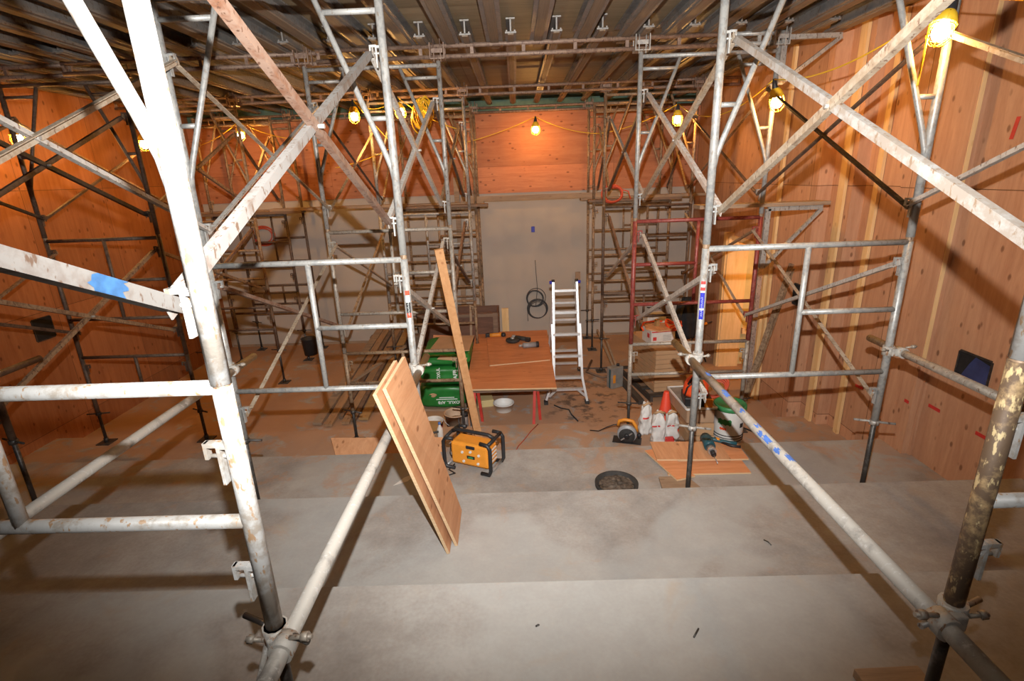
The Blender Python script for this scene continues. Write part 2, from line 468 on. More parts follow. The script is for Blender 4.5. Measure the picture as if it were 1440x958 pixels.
# small square openings
def hole(name, x, y0, y1, z0, z1, sgn, mat, label):
    t = thing(name, label, 'opening', P(x, (y0 + y1) / 2, z0))
    mb = Mb()
    for a, b, c, d in ((y0 - .012, y0, z0, z1), (y1, y1 + .012, z0, z1), (y0, y1, z0 - .012, z0), (y0, y1, z1, z1 + .012)):
        mb.box(P(x - sgn * .004, (a + b) / 2, (c + d) / 2), (.012, b - a, d - c))
    obj('rim', mb, 'black', t)
    obj('backing', Mb().box(P(x - sgn * .003, (y0 + y1) / 2, (z0 + z1) / 2), (.004, y1 - y0, z1 - z0)), 'black_cloth', t)
    if mat:
        obj('blue_lining', Mb().prism([P(x - sgn * .008, y, z) for y, z in ((y0, z0), (y0, z1 - .03), (y0 + .13, z1 - .005), (y0 + .17, z1 - .07), (y1 - .04, z0))], (sgn * .003, 0, 0)), mat, t, label='dark blue sheet inside the hole')
    return t
hole('wall_opening', 3.34, 3.48, 3.75, -1.59, -1.39, 1, 'blue_night', 'square hole in the plywood wall with dark blue lining, behind a tube')
hole('wall_opening', XL, 5.64, 5.88, -1.62, -1.38, -1, None, 'small black square hole cut in the shadowy plywood wall')

hole('wall_opening', 3.12, 5.66, 5.80, -1.50, -1.28, 1, None, 'small black square on the wall behind the second-row inner upright')

# dashes of red marker on the right wall
for i, (y, z, dy, dz, lab) in enumerate(((4.10, -1.94, -.05, .0, 'short red dash on wall left of the pine batten'), (3.93, -1.91, -.12, 0, 'long red dash on wall just past the pine batten'), (3.47, -1.92, -.12, .0, 'red dash on wall below the square hole'), (3.77, .11, -.02, .14, 'upright faded red smear high on the plywood wall'), (4.93, -2.15, -.12, .01, 'faint red dash on wall behind the far scaffold frame'))):
    x = 3.338 if y < 4.02 else (3.268 if y < 4.62 else 3.398)
    mb = Mb().prism([P(x, y, z), P(x, y + dy, z + dz), P(x, y + dy - (.03 if dz > .1 else 0), z + dz - (0 if dz > .1 else .028)), P(x, y - (.03 if dz > .1 else 0), z - (0 if dz > .1 else .028))], (-.002, 0, 0))
    o = obj('red_mark', mb, 'marker'); tag(o, lab, 'mark', 'red marker dashes on the plywood')

# ------------------------------------------------------------------ ceiling joists
def joist(x, y0, y1, w, h, zb, label, group, mats=('joist', 'timber')):
    t = thing('ceiling_joist', label, 'joist', P(x, (y0 + y1) / 2, zb), group)
    mb = Mb(); L = y1 - y0; yc = (y0 + y1) / 2
    mb.box(P(x, yc, zb + .008), (w, L, .012)); mb.box(P(x, yc, zb + h - .006), (w * .8, L, .012))
    mb.box(P(x, yc, zb + h / 2), (.012, L, h - .02))
    mb.box(P(x - w * .36, yc, zb + .020), (.012, L, .014)); mb.box(P(x + w * .36, yc, zb + .020), (.012, L, .014))
    obj('beam', mb, mats[0], t)
    obj('nailer', Mb().box(P(x, yc, zb - .0) + Vector((0, 0, -.004)), (w * .52, L, .012)), mats[1], t, label='timber strip let into the underside')
x = -.53 + .385 * -13
k = 0
while x < 3.25:
    if x > XL + .1:
        joist(x, -1.5, 5.42, .145, .118, 1.135, 'grey I-beam joist under the ceiling, bay nearer the camera', 'joists of the near bay')
    xb = x + .145
    if XL + .1 < xb < 3.05:
        joist(xb, 4.93, 9.36, .095, .118, 1.135, 'brown-lit I-beam joist under the ceiling, bay towards the back wall', 'joists of the far bay')
    x += .385

# ------------------------------------------------------------------ scaffold
ROWN = ['first', 'second', 'third', 'fourth', 'fifth', 'sixth']
SIDE = {0: 'along vent-hole wall', 1: 'beside leaning boards', 2: 'beside carton stack'}
Y = {0: [None, 3.28, 5.35, 7.5, 8.55, 9.22], 1: [1.125, 3.19, 5.2, 7.47, 8.55, 9.28], 2: [1.125, 3.19, 5.2, 7.55, 8.6, 9.28]}
XLg = {0: [0, -4.85, -4.83, -4.86, -4.9, -4.86], 1: [-1.92, -1.92, -1.87, -1.918, -1.9, -1.9], 2: [1.142, 1.147, 1.158, 1.232, 1.24, 1.243]}
XRg = {0: [0, -3.63, -3.66, -3.70, -3.72, -3.70], 1: [-.705, -.702, -.658, -.655, -.648, -.655], 2: [2.36, 2.37, 2.378, 2.45, 2.46, 2.46]}
TOPZ = 1.0
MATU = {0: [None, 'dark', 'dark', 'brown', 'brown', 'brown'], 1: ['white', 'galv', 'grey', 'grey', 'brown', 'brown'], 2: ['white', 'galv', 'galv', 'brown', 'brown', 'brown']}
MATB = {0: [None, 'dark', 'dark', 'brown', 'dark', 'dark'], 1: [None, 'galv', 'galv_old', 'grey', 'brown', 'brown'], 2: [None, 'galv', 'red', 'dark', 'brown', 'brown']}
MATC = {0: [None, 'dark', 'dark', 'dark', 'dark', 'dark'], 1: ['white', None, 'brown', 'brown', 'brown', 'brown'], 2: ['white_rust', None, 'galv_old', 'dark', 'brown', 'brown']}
CN = {'white': 'whitish', 'galv': 'pale grey', 'grey': 'grey', 'brown': 'brown', 'dark': 'dark', 'galv_old': 'weathered', 'red': 'maroon', 'white_rust': 'rusty cream'}

def lock(t, x, y, z, sgn, mat, s=1.):
    """drop-lock for cross braces, standing off the inner side of a leg"""
    mb = Mb(); o = .036 * sgn
    mb.box(P(x + o, y - .004, z - .018 * s), (.008, .022, .112 * s))
    mb.box(P(x + o * .62, y - .004, z + .030 * s), (.036, .020, .013))
    mb.box(P(x + o + .016 * sgn, y - .004, z + .034 * s), (.036, .020, .012))
    mb.box(P(x + o + .032 * sgn, y - .004, z + .018 * s), (.009, .018, .044))
    mb.tube(P(x + o * .3, y, z), P(x + o + .026 * sgn, y, z), .006, 8)
    return obj('brace_lock', mb, mat, t)

def tubep(t, name, p, q, r, mat, n=10):
    return obj(name, Mb().tube(p, q, r, n), mat, t)

def frame_upper(g, r, double=False):
    xl, xr, y = XLg[g][r], XRg[g][r], Y[g][r]; m = MATU[g][r]
    t = thing('scaffold_section', f'{CN[m]} knee-braced upper scaffold frame, {ROWN[r]} row from camera, {SIDE[g]}', 'scaffold frame', P((xl + xr) / 2, y, -.45), 'knee-braced upper scaffold frames')
    R = .0235 if r < 2 else .022
    for s, x in ((1, xl), (-1, xr)):
        tubep(t, 'leg', P(x, y, -.44), P(x, y, TOPZ), R, m, 12)
        obj('knee_brace', Mb().path([P(x + s * .004, y, -.03), P(x + s * .016, y, .06), P(x + s * .046, y, .15), P(x + s * .35, y, TOPZ - .05)], .0165, 10), m, t)
        if r: tubep(t, 'rung', P(x + s * .02, y, .335), P(x + s * .105, y, .335), .014, m, 8)
        tubep(t, 'rung', P(x + s * .02, y, .87), P(x + s * .31, y, .87), .0155, m, 8)
        for z in (.665, -.25): lock(t, x, y, z, s, m)
        obj('coupling_pin', Mb().tube(P(x, y, -.50), P(x, y, -.42), R * .9, 10), 'brown', t)
    tubep(t, 'top_bar', P(xl + .01, y, TOPZ - .03), P(xr - .01, y, TOPZ - .03), .0185, m, 10)
    if double:
        tubep(t, 'top_bar', P(xl + .01, y, TOPZ - .12), P(xr - .01, y, TOPZ - .12), .0155, m, 8)
        for k in range(1, 5):
            xx = xl + (xr - xl) * k / 5
            tubep(t, 'spacer', P(xx, y, TOPZ - .12), P(xx, y, TOPZ - .04), .010, m, 6)
    return t

def frame_lower(g, r, ztop, zmid, zbot, zend, m, kind, half=None, locks=(), mbar=None):
    xl, xr, y = XLg[g][r], XRg[g][r], Y[g][r]
    t = thing('scaffold_section', f'{CN[m]} {kind} scaffold frame, {ROWN[r]} row from camera, {SIDE[g]}', 'scaffold frame', P((xl + xr) / 2, y, zend), f'{kind} scaffold frames')
    R = .0235 if r < 2 else .022
    for s, x in ((1, xl), (-1, xr)):
        tubep(t, 'leg', P(x, y, zend), P(x, y, ztop + .004), R, m, 12)
        for z in locks: lock(t, x, y, z, s, mbar or m)
    mbar = mbar or m
    tubep(t, 'top_bar', P(xl + .01, y, ztop), P(xr - .01, y, ztop), .0185, mbar)
    tubep(t, 'bottom_bar', P(xl + .01, y, zbot), P(xr - .01, y, zbot), .0185, mbar)
    xm = (xl + xr) / 2
    if half is None: half = 1
    xi = xm + .01
    tubep(t, 'inner_upright', P(xi, y, zbot), P(xi, y, ztop), .0175, mbar)
    if zmid is not None:
        a, b = ((xi, xr) if half > 0 else (xl, xi))
        tubep(t, 'mid_bar', P(a, y, zmid), P(b, y, zmid), .0175, mbar)
    return t

def jack(g, r, s, ztop, zf, plate=True):
    x = XLg[g][r] if s > 0 else XRg[g][r]; y = Y[g][r]
    t = thing('screw_jack', f'black screw jack under the {"aisle" if (g == 2) == (s > 0) else "outer"} leg, {ROWN[r]} row from camera, {SIDE[g]}', 'screw jack', P(x, y, zf), 'screw jacks under the scaffold legs')
    obj('screw', Mb().tube(P(x, y, zf + .008), P(x, y, ztop + .10), .0165, 10), 'jack', t)
    zn = ztop - .012
    mb = Mb().tube(P(x, y, zn - .02), P(x, y, zn + .012), .030, 10)
    a = random.uniform(-.5, .5)
    d = Vector((math.cos(a), math.sin(a), 0)) * .12
    mb.tube(P(x, y, zn) - d, P(x, y, zn) + d, .0085, 8)
    obj('handle_nut', mb, 'jack' if g != 2 or r > 1 else 'grey', t)
    if plate:
        obj('base_plate', Mb().box(P(x, y, zf + .005), (.15, .15, .01)), 'jack', t)
        mb = Mb().tube(P(x, y, zf + .01), P(x, y, zf + .06), .024, 10)
        obj('base_collar', mb, 'jack', t)

def u_head(g, r, s, m):
    x = XLg[g][r] if s > 0 else XRg[g][r]; y = Y[g][r]
    t = thing('u_head_jack', f'U-shaped head holding the ledger on the {"aisle" if (g == 2) == (s > 0) else "outer"} leg, {ROWN[r]} row, {SIDE[g]}', 'jack head', P(x, y, TOPZ), 'U-heads carrying the ledgers')
    obj('stem', Mb().tube(P(x, y, TOPZ - .06), P(x, y, 1.02), .016, 8), m, t)
    mb = Mb().box(P(x, y, 1.012), (.13, .13, .008))
    for sx in (-1, 1):
        mb.box(P(x + sx * .062, y - .05, 1.075), (.008, .03, .13)); mb.box(P(x + sx * .062, y + .05, 1.075), (.008, .03, .13))
    mb.tube(P(x + .03, y - .052, .985), P(x + .03, y - .052, 1.17), .006, 6); mb.tube(P(x - .03, y - .052, .985), P(x - .03, y - .052, 1.17), .006, 6)
    mb.box(P(x, y - .054, 1.075), (.10, .012, .035))
    obj('fork', mb, m, t)

for g in (0, 1, 2):
    for r in range(6):
        if Y[g][r] is None: continue
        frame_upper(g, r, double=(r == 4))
        if r == 0:
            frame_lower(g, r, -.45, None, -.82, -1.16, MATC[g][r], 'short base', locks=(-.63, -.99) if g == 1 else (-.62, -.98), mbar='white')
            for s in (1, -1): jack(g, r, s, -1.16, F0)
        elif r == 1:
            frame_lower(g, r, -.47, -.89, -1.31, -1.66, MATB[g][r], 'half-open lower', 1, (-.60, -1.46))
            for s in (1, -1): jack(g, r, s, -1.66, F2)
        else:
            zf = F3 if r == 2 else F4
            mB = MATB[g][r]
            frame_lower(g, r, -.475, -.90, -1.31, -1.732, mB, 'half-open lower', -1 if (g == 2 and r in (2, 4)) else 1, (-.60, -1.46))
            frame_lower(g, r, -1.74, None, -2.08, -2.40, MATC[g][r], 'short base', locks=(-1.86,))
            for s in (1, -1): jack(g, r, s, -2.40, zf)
        if r in (2, 3, 5):
            for s in (1, -1): u_head(g, r, s, 'grey' if (g == 2 and r == 2) else 'ledger')

# ---- cross braces: pairs of steel angles pinned at the middle, between neighbouring rows
LEG = {1: 'outer', -1: 'aisle'}
def legname(g, s): return 'aisle' if (g == 2) == (s > 0) else 'outer'
def cross(g, ra, rb, s, za, zb, ma, mb_, lvl, only=None, ya=None):
    xa = (XLg if s > 0 else XRg)[g][ra] if ra is not None else (XLg if s > 0 else XRg)[g][rb]
    xb = (XLg if s > 0 else XRg)[g][rb]
    y0 = Y[g][ra] if ra is not None else ya
    y1 = Y[g][rb]
    o = s * .050
    nm = f'between {ROWN[ra]} and {ROWN[rb]} rows' if ra is not None else 'running back past the camera'
    colr = {'brace_white': 'pale', 'brace_near': 'pale', 'brace_close': 'pale', 'brace_pale': 'pale', 'brace_rust': 'rusty', 'brace_grey': 'grey', 'brace_tan': 'tan', 'dark': 'dark', 'black': 'black', 'brown': 'brown'}[ma]
    t = thing('cross_brace', f'{colr} {lvl} cross brace {nm}, {legname(g, s)} legs, {SIDE[g]}', 'cross brace', P((xa + xb) / 2 + o, (y0 + y1) / 2, min(za, zb)), 'cross braces between scaffold rows')
    A = (P(xa + o, y0, za), P(xb + o, y1, zb)); B_ = (P(xa + o + s * .012, y0, zb), P(xb + o + s * .012, y1, za))
    if only != 'B':
        ex = (A[1] - A[0]).normalized() * .03
        obj('brace_bar', Mb().angle(A[0] - ex, A[1] + ex, side=(s, 0, 0), flip=s), ma, t)
    if only != 'A':
        ex = (B_[1] - B_[0]).normalized() * .03
        obj('brace_bar', Mb().angle(B_[0] - ex, B_[1] + ex, side=(s, 0, 0), flip=-s), mb_, t)
    if only is None:
        c = (A[0] + A[1]) / 2
        obj('pivot_bolt', Mb().tube(c - Vector((.012, 0, 0)), c + Vector((.024, 0, 0)), .009, 8), 'grey', t)
    return t

U, Lw = .665, -.25
U2, L2 = -.60, -1.46
# first to second row
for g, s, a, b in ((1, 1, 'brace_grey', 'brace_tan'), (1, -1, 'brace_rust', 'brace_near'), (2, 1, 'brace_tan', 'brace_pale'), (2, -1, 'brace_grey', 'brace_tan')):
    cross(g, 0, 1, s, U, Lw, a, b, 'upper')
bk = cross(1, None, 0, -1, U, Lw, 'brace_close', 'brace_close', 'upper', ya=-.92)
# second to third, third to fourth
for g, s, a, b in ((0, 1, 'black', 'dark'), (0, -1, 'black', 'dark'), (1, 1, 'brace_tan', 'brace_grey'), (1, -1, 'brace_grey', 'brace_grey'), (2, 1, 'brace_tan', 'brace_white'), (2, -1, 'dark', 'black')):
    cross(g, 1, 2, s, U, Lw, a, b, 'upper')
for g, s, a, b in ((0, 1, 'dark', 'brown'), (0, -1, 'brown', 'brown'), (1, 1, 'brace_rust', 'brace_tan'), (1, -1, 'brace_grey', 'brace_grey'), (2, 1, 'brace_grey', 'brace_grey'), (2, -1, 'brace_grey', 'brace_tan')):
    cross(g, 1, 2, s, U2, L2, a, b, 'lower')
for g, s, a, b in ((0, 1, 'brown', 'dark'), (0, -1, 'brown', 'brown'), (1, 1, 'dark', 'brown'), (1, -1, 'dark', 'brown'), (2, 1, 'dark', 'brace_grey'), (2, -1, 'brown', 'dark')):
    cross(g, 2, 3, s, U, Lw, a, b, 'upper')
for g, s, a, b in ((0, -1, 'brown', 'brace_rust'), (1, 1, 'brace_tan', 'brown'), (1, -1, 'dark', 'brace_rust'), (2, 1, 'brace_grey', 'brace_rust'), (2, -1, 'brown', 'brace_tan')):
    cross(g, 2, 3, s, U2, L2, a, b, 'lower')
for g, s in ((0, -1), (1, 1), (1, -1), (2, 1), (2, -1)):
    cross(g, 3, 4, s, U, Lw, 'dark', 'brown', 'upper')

# blue paint on the brace nearest the camera
p0 = P(XRg[1][0] - .050 - .012, 1.125, Lw); p1 = P(XRg[1][0] - .050, -.92, U)
d = (p1 - P(XRg[1][0] - .050, 1.125, Lw)).normalized()
base = P(XRg[1][0] - .050, 1.125, Lw)
v = d.cross(Vector((1, 0, 0))).normalized()

# ---- horizontal tubes running along the aisle, and their couplers
def clamp(x, y, z, xo, label, tail=True):
    t = thing('tube_coupler', label, 'coupler', P(x, y, z - .05), 'couplers clamping tubes to legs')
    mb = Mb()
    mb.tube(P(x, y, z - .03), P(x, y, z + .03), .034, 12)
    obj('leg_ring', mb, 'clamp', t)
    mb = Mb().tube(P(xo, y - .07, z), P(xo, y - .015, z), .034, 12)
    mb.box(P((x + xo) / 2, y - .03, z), (abs(x - xo) + .01, .04, .05), None, .006)
    obj('tube_ring', mb, 'clamp', t)
    sg = 1 if xo > x else -1
    mb = Mb().tube(P(xo + sg * .02, y - .045, z + .032), P(xo + sg * .085, y - .05, z + .040), .0065, 8)
    mb.tube(P(xo + sg * .055, y - .047, z + .036), P(xo + sg * .075, y - .049, z + .039), .013, 6)
    obj('bolt', mb, 'galv_old', t)
    mb = Mb().tube(P(x - sg * .02, y - .03, z + .01), P(x - sg * .065, y - .035, z + .02), .0065, 8)
    mb.tube(P(x - sg * .045, y - .033, z + .015), P(x - sg * .06, y - .035, z + .02), .012, 6)
    obj('bolt', mb, 'galv_old', t)
    return t

def aisle_tube(x, y0, y1, z, m, label, r=.024):
    t = thing('scaffold_tube', label, 'tube', P(x, (y0 + y1) / 2, z - r), 'tubes clamped along the scaffold rows')
    mb = Mb()
    n = 14; ring = []
    mb.tube(P(x, y0, z), P(x, y1, z), r, 14)
    obj('tube', mb, m, t)
    mb = Mb().tube(P(x, y1 - .004, z), P(x, y1 + .002, z), r * .8, 12)
    obj('open_end', mb, 'black', t)
    return t

aisle_tube(1.085, .45, 3.50, -1.165, 'dusty', 'dusty grey tube along the aisle, ending by the carton stack')
aisle_tube(-.665, .45, 3.44, -1.19, 'dusty', 'dusty grey tube along the aisle, under the leaning boards')
aisle_tube(-1.87, .9, 3.42, -1.14, 'dusty', 'dusty grey tube under the camera side of the outer legs, ending before the lumber')
aisle_tube(2.425, 2.30, 3.46, -1.165, 'galv_old', 'short grey tube crossing the hole in the plywood wall')
aisle_tube(-3.58, 2.6, 3.62, -1.17, 'dark', 'dark tube stub near the vent hole wall')
clamp(1.147, 3.19, -1.165, 1.085, 'dusty coupler on the second-row leg above the plywood offcuts')
clamp(1.142, 1.125, -1.165, 1.085, 'dusty coupler on the rusty cream leg nearest the camera')
clamp(-.702, 3.19, -1.18, -.665, 'dusty coupler beside the green bags at the tube end')
clamp(-.705, 1.125, -1.19, -.665, 'dusty coupler at the foot of the whitish leg nearest the camera')
clamp(-1.92, 3.19, -1.14, -1.87, 'coupler on the second-row outer leg by the lumber')
clamp(-3.63, 3.28, -1.17, -3.58, 'dark coupler on the leg nearest the vent-hole wall and camera')
clamp(2.37, 3.19, -1.165, 2.425, 'coupler on the second-row leg beside the plywood wall with hole')
o = obj('steel_rod', Mb().tube(P(-.728, 1.12, -1.20), P(-.735, .84, -1.45), .0085, 8), 'dusty')
tag(o, 'thin steel rod angled down from the nearest coupler', 'rod')

# blue flecks of paint on the upper side of the tube by the carton stack
tube0 = [o for o in bpy.data.objects if o.get('label', '').startswith('dusty grey tube along the aisle, ending by')][0]
for yy, ln in ((1.86, .05), (1.94, .035), (2.02, .06), (2.10, .03), (2.50, .06), (2.56, .03), (2.32, .03), (2.80, .05), (2.16, .025)):
    mb = Mb()
    a0 = random.uniform(-.1, .9); N = 6
    for k in range(N):
        a = a0 + (k - N / 2) * .16
        (x0, z0), (x1, z1) = [(math.sin(q) * .0246, math.cos(q) * .0246) for q in (a, a + .16)]
        j0, j1 = random.uniform(-.012, .012), random.uniform(-.012, .012)
        mb.bm.faces.new([mb.bm.verts.new(v) for v in (P(1.085 - x0, yy + j0, -1.165 + z0), P(1.085 - x1, yy + j0, -1.165 + z1), P(1.085 - x1, yy + ln + j1, -1.165 + z1), P(1.085 - x0, yy + ln + j1, -1.165 + z0))])
    bmesh.ops.remove_doubles(mb.bm, verts=mb.bm.verts, dist=.0006)
    obj('paint_fleck', mb, 'blue_paint', tube0, label='bright blue paint fleck')

# blue patch on the pale brace nearest the camera
mb = Mb()
u = (Vector((-1, 0, 0)) - d * Vector((-1, 0, 0)).dot(d)).normalized()
w = d.cross(u)
bx = base
N = 7; rows = []
for i in range(N):
    a = -.0165 + .0333 * i / (N - 1)
    rows.append([mb.bm.verts.new(bx + d * tt + w * a - u * .0012) for tt in (.165 + random.uniform(-.008, .008), .20, .245 + random.uniform(-.012, .012))])
for i in range(N - 1):
    for k in range(2): mb.bm.faces.new((rows[i][k], rows[i][k + 1], rows[i + 1][k + 1], rows[i + 1][k]))
obj('paint_patch', mb, 'paint_close', bk, label='bright blue paint patch')

# ---- ledgers: double-chord trusses across the room in the U-heads
def ledger(x0, x1, y, zb, zt, m, label):
    t = thing('ledger_truss', label, 'ledger', P((x0 + x1) / 2, y, zb), 'ledgers across the room')
    for z in (zb, zt): obj('chord', Mb().tube(P(x0, y, z), P(x1, y, z), .0195, 10), m, t)
    n = max(2, int((x1 - x0) / .42))
    for k in range(n + 1):
        xx = x0 + .02 + (x1 - x0 - .04) * k / n
        obj('strut', Mb().beam(P(xx, y, zb), P(xx, y, zt), .03, .022, (0, 1, 0)), m, t)
    return t
ledger(-5.3, -4.05, 5.30, 1.03, 1.115, 'ledger', 'brown ledger over third row, end reaching the vent-hole wall')
ledger(-4.12, -1.55, 5.27, 1.035, 1.12, 'ledger', 'brown ledger over third row, spanning beside the leaning boards')
ledger(-1.75, 1.97, 5.20, 1.035, 1.12, 'ledger', 'long brown ledger over third row, across the aisle')
ledger(1.95, 2.46, 5.22, 1.04, 1.12, 'galv', 'short pale grey ledger over third row, above carton stack')
ledger(-5.3, -1.6, 7.5, 1.035, 1.115, 'ledger', 'brown ledger over fourth row, from vent-hole wall inwards')
ledger(-1.8, 1.85, 7.5, 1.035, 1.115, 'ledger', 'brown ledger over fourth row, across the aisle')
ledger(1.7, 3.0, 7.53, 1.035, 1.115, 'ledger', 'brown ledger over fourth row, reaching the doorway wall')
ledger(-5.3, -1.5, 9.27, 1.0, 1.07, 'ledger', 'dark ledger against back wall, from vent-hole wall inwards')
ledger(-1.6, 3.0, 9.25, 1.0, 1.07, 'ledger', 'dark ledger against back wall, behind the hanging aisle lamp')

# triangular side brackets on the third row, towards the right wall
def bracket(x, y, z, w, h, m, label, plank=False):
    t = thing('side_bracket', label, 'bracket', P(x, y, z - h), 'triangular side brackets')
    obj('upright', Mb().beam(P(x, y, z - h), P(x, y, z), .05, .03, (0, 1, 0)), m, t)
    obj('arm', Mb().beam(P(x, y, z), P(x + w, y, z + .0), .03, .04), m, t)
    obj('strut', Mb().beam(P(x + w, y, z - .01), P(x + .02, y, z - h + .02), .028, .032), m, t)
    if plank:
        o = obj('scaffold_plank', Mb().box(P(x - .05, y + .06, z + .04), (1.25, .2, .035)), 'plank_grey')
        tag(o, 'grey plank lying on the lower side bracket', 'plank')
bracket(2.42, 5.2, 1.075, .50, .38, 'grey', 'grey triangular bracket at ceiling height on the third row')
bracket(2.44, 5.2, -.40, .52, .58, 'grey', 'grey triangular bracket below, beside the maroon frame', True)

# planks lying on the far rows
def plank(x0, x1, y, z, w=.2, th=.038, m='plank_grey', label='', dy=0, name='scaffold_plank', dz=0):
    o = obj(name, Mb().beam(P(x0, y, z), P(x1, y + dy, z + dz), w, th), m)
    tag(o, label, 'plank', 'planks laid across the far rows')
plank(-5.35, -3.25, 9.1, -.43, .2, .04, 'plank_grey', 'plank across the far rows, along vent-hole wall, nearest the back wall')
plank(-5.2, -3.4, 8.5, -.43, .22, .04, 'old_wood', 'darker plank across the far rows, along vent-hole wall')
plank(-2.1, -.55, 9.22, -.43, .22, .04, 'plank_grey', 'plank across the far rows beside the lumber, nearest the back wall')
plank(-2.2, -.45, 8.5, -.43, .22, .04, 'old_wood', 'dark plank across the far rows above the lumber')
plank(-.95, 1.75, 9.2, -.367, .05, .085, 'plank_grey', 'long pale timber bridging the aisle near the back wall')
plank(1.1, 2.62, 9.22, -.43, .22, .04, 'plank_grey', 'plank across the far rows above cartons, nearest the back wall')
plank(1.15, 2.6, 8.55, -.43, .22, .04, 'old_wood', 'dark plank across the far rows above cartons')
plank(1.9, 3.0, 8.56, -.390, .2, .04, 'plank_grey', 'overlapping plank across the far rows by the doorway wall')
plank(-3.9, -1.75, 8.52, -.390, .2, .04, 'plank_grey', 'plank bridging two rows of towers beside the lumber, near the back wall')

# pale studs standing against the back wall
for x, z1, lab in ((-1.03, 0.0, 'pale stud standing behind the towers, left of the hanging aisle lamp'), (1.08, -1.72, 'short pale stud leaning on the back wall by the ladder')):
    o = obj('timber_stud', Mb().box(P(x, YB - .05, (F4 + z1) / 2), (.09, .04, z1 - F4)), 'plank_grey'); tag(o, lab, 'stud')

# stickers on two legs
def sticker(g, r, s, z0, cols, label):
    x = (XLg if s > 0 else XRg)[g][r]; y = Y[g][r]
    fr = [o for o in bpy.data.objects if o.get('label', '').find('half-open lower') >= 0 and o.get('label', '').find(f'{ROWN[r]} row') >= 0 and o.get('label', '').find(SIDE[g]) >= 0][0]
    mb = Mb(); z = z0
    ms = []
    ang0 = math.atan2(-x, -y)  # towards the camera side of the tube
    for h, m in cols:
        if m not in ms: ms.append(m)
        for k in range(4):
            a = [ang0 + (-.55 + 1.1 * (k + e) / 4) for e in (0, 1)]
            vs = [mb.bm.verts.new(P(x + math.sin(q) * .0243, y + math.cos(q) * .0243, zz)) for q, zz in ((a[0], z), (a[1], z), (a[1], z - h), (a[0], z - h))]
            f = mb.bm.faces.new(vs); f.material_index = ms.index(m)
        z -= h
    stk = obj('sticker', mb, ms, fr, label=label)
    def on(a, zz): return P(x + math.sin(ang0 + a) * .0249, y + math.cos(ang0 + a) * .0249, zz)
    zt = z0 - sum(h for h, m in cols)
    L_ = z0 - zt
    mk = Mb()
    for k in range(9):
        za = zt + L_ * (.08 + .058 * k)
        mk.path([on(-.25, za), on(.1 + .12 * (k % 3), za + .004), on(-.2, za + .009), on(.02 + .2 * ((k + 1) % 2), za + .010)], .0011, 4)
    obj('script_mark', mk, 'white_paint', stk, label='white script marks along the sticker')
sticker(2, 1, 1, -.665, ((.02, 'paper_red'), (.018, 'white_plastic'), (.022, 'paper_red'), (.012, 'white_plastic'), (.10, 'blue'), (.012, 'white_plastic'), (.06, 'blue')), 'red and blue maker sticker')
sticker(1, 1, -1, -.66, ((.03, 'cone'), (.045, 'white_plastic'), (.07, 'black_plastic'), (.03, 'cone')), 'orange, white and black sticker')

# ------------------------------------------------------------------ work lights on a yellow cord
def work_light(x, y, z, label, tilt=(0, 0, -1), k=1.5):
    """z: centre of the bulb"""
    ax = Vector(tilt).normalized()
    q = Vector((0, 0, -1)).rotation_difference(ax).to_matrix()
    c = P(x, y, z)
    t = thing('work_light', label, 'work light', c + Vector((0, 0, -.07)), 'caged bulbs on the yellow cord')
    up = -ax
    prof = [(.012, .048), (.016, .034), (.026, .016), (.030, 0.), (.028, -.014), (.018, -.027), (.006, -.031)]
    obj('bulb', Mb().lathe([(r * k, h * k) for r, h in prof], c, 12, q), 'bulb', t)
    obj('socket', Mb().lathe([(.014, .05 * k), (.024, .055 * k), (.026, .055 * k + .045), (.020, .055 * k + .075), (.010, .055 * k + .115)], c, 12, q), 'black_plastic', t)
    mb = Mb()
    for i in range(6):
        a = i * math.pi / 3; dx = Vector((math.cos(a), math.sin(a), 0))
        mb.path([c + q @ (dx * r + Vector((0, 0, h))) * k for r, h in ((.026, .07), (.040, .035), (.045, 0), (.040, -.03), (.018, -.05), (.003, -.053))], .0028, 5)
    for r, h in ((.042, .02), (.043, -.02)):
        mb.path([c + q @ Vector((r * math.cos(i * math.pi / 8), r * math.sin(i * math.pi / 8), h)) * k for i in range(16)], .0026, 5, True)
    obj('cage', mb, 'cord_yellow', t)
    obj('guard_collar', Mb().lathe([(r * k, h * k) for r, h in ((.020, .075), (.030, .062), (.043, .028), (.0445, .028), (.031, .065), (.020, .078))], c, 16, q, False), 'cord_yellow', t)
    return c - ax * (.055 * k + .11)

def cord(p, q, sag, label, r=.0055, m='cord_yellow', extra=()):
    p = Vector(p); q = Vector(q); pts = []
    for i in range(17):
        t = i / 16
        pts.append(p.lerp(q, t) - Vector((0, 0, sag * 4 * t * (1 - t))))
    pts = list(extra) + pts
    o = obj('string_light_cable', Mb().path(pts, r, 7), m)
    tag(o, label, 'cord', 'yellow cord stringing the lamps')

L = {}
L['wall'] = work_light(2.255, 3.10, .635, 'lit caged bulb beside the second-row leg by the plywood wall', (-.35, -.1, -1), 1.35)
L['row3'] = work_light(2.33, 5.02, .53, 'lit caged bulb hanging on the third row beside plywood wall', (.25, 0, -1))
L['row4'] = work_light(2.16, 7.42, .62, 'lit caged bulb on the fourth row above the doorway')
L['aisle'] = work_light(.345, 8.85, .675, 'lit caged bulb hanging mid-aisle before the back wall plywood')
L['lumber'] = work_light(-1.98, 7.0, .765, 'lit caged bulb hanging above the lumber pile')
L['coil'] = work_light(-1.40, 7.0, .79, 'lit caged bulb next to the yellow cord bundle', (.2, 0, -1))
L['far'] = work_light(-4.06, 8.25, .71, 'lit caged bulb at the far end along vent-hole wall')
L['mid'] = work_light(-4.60, 6.87, .53, 'lit caged bulb half hidden by the whitish leg')
L['vent'] = work_light(-5.02, 5.6, .525, 'lit caged bulb nearest the vent-hole wall and camera')
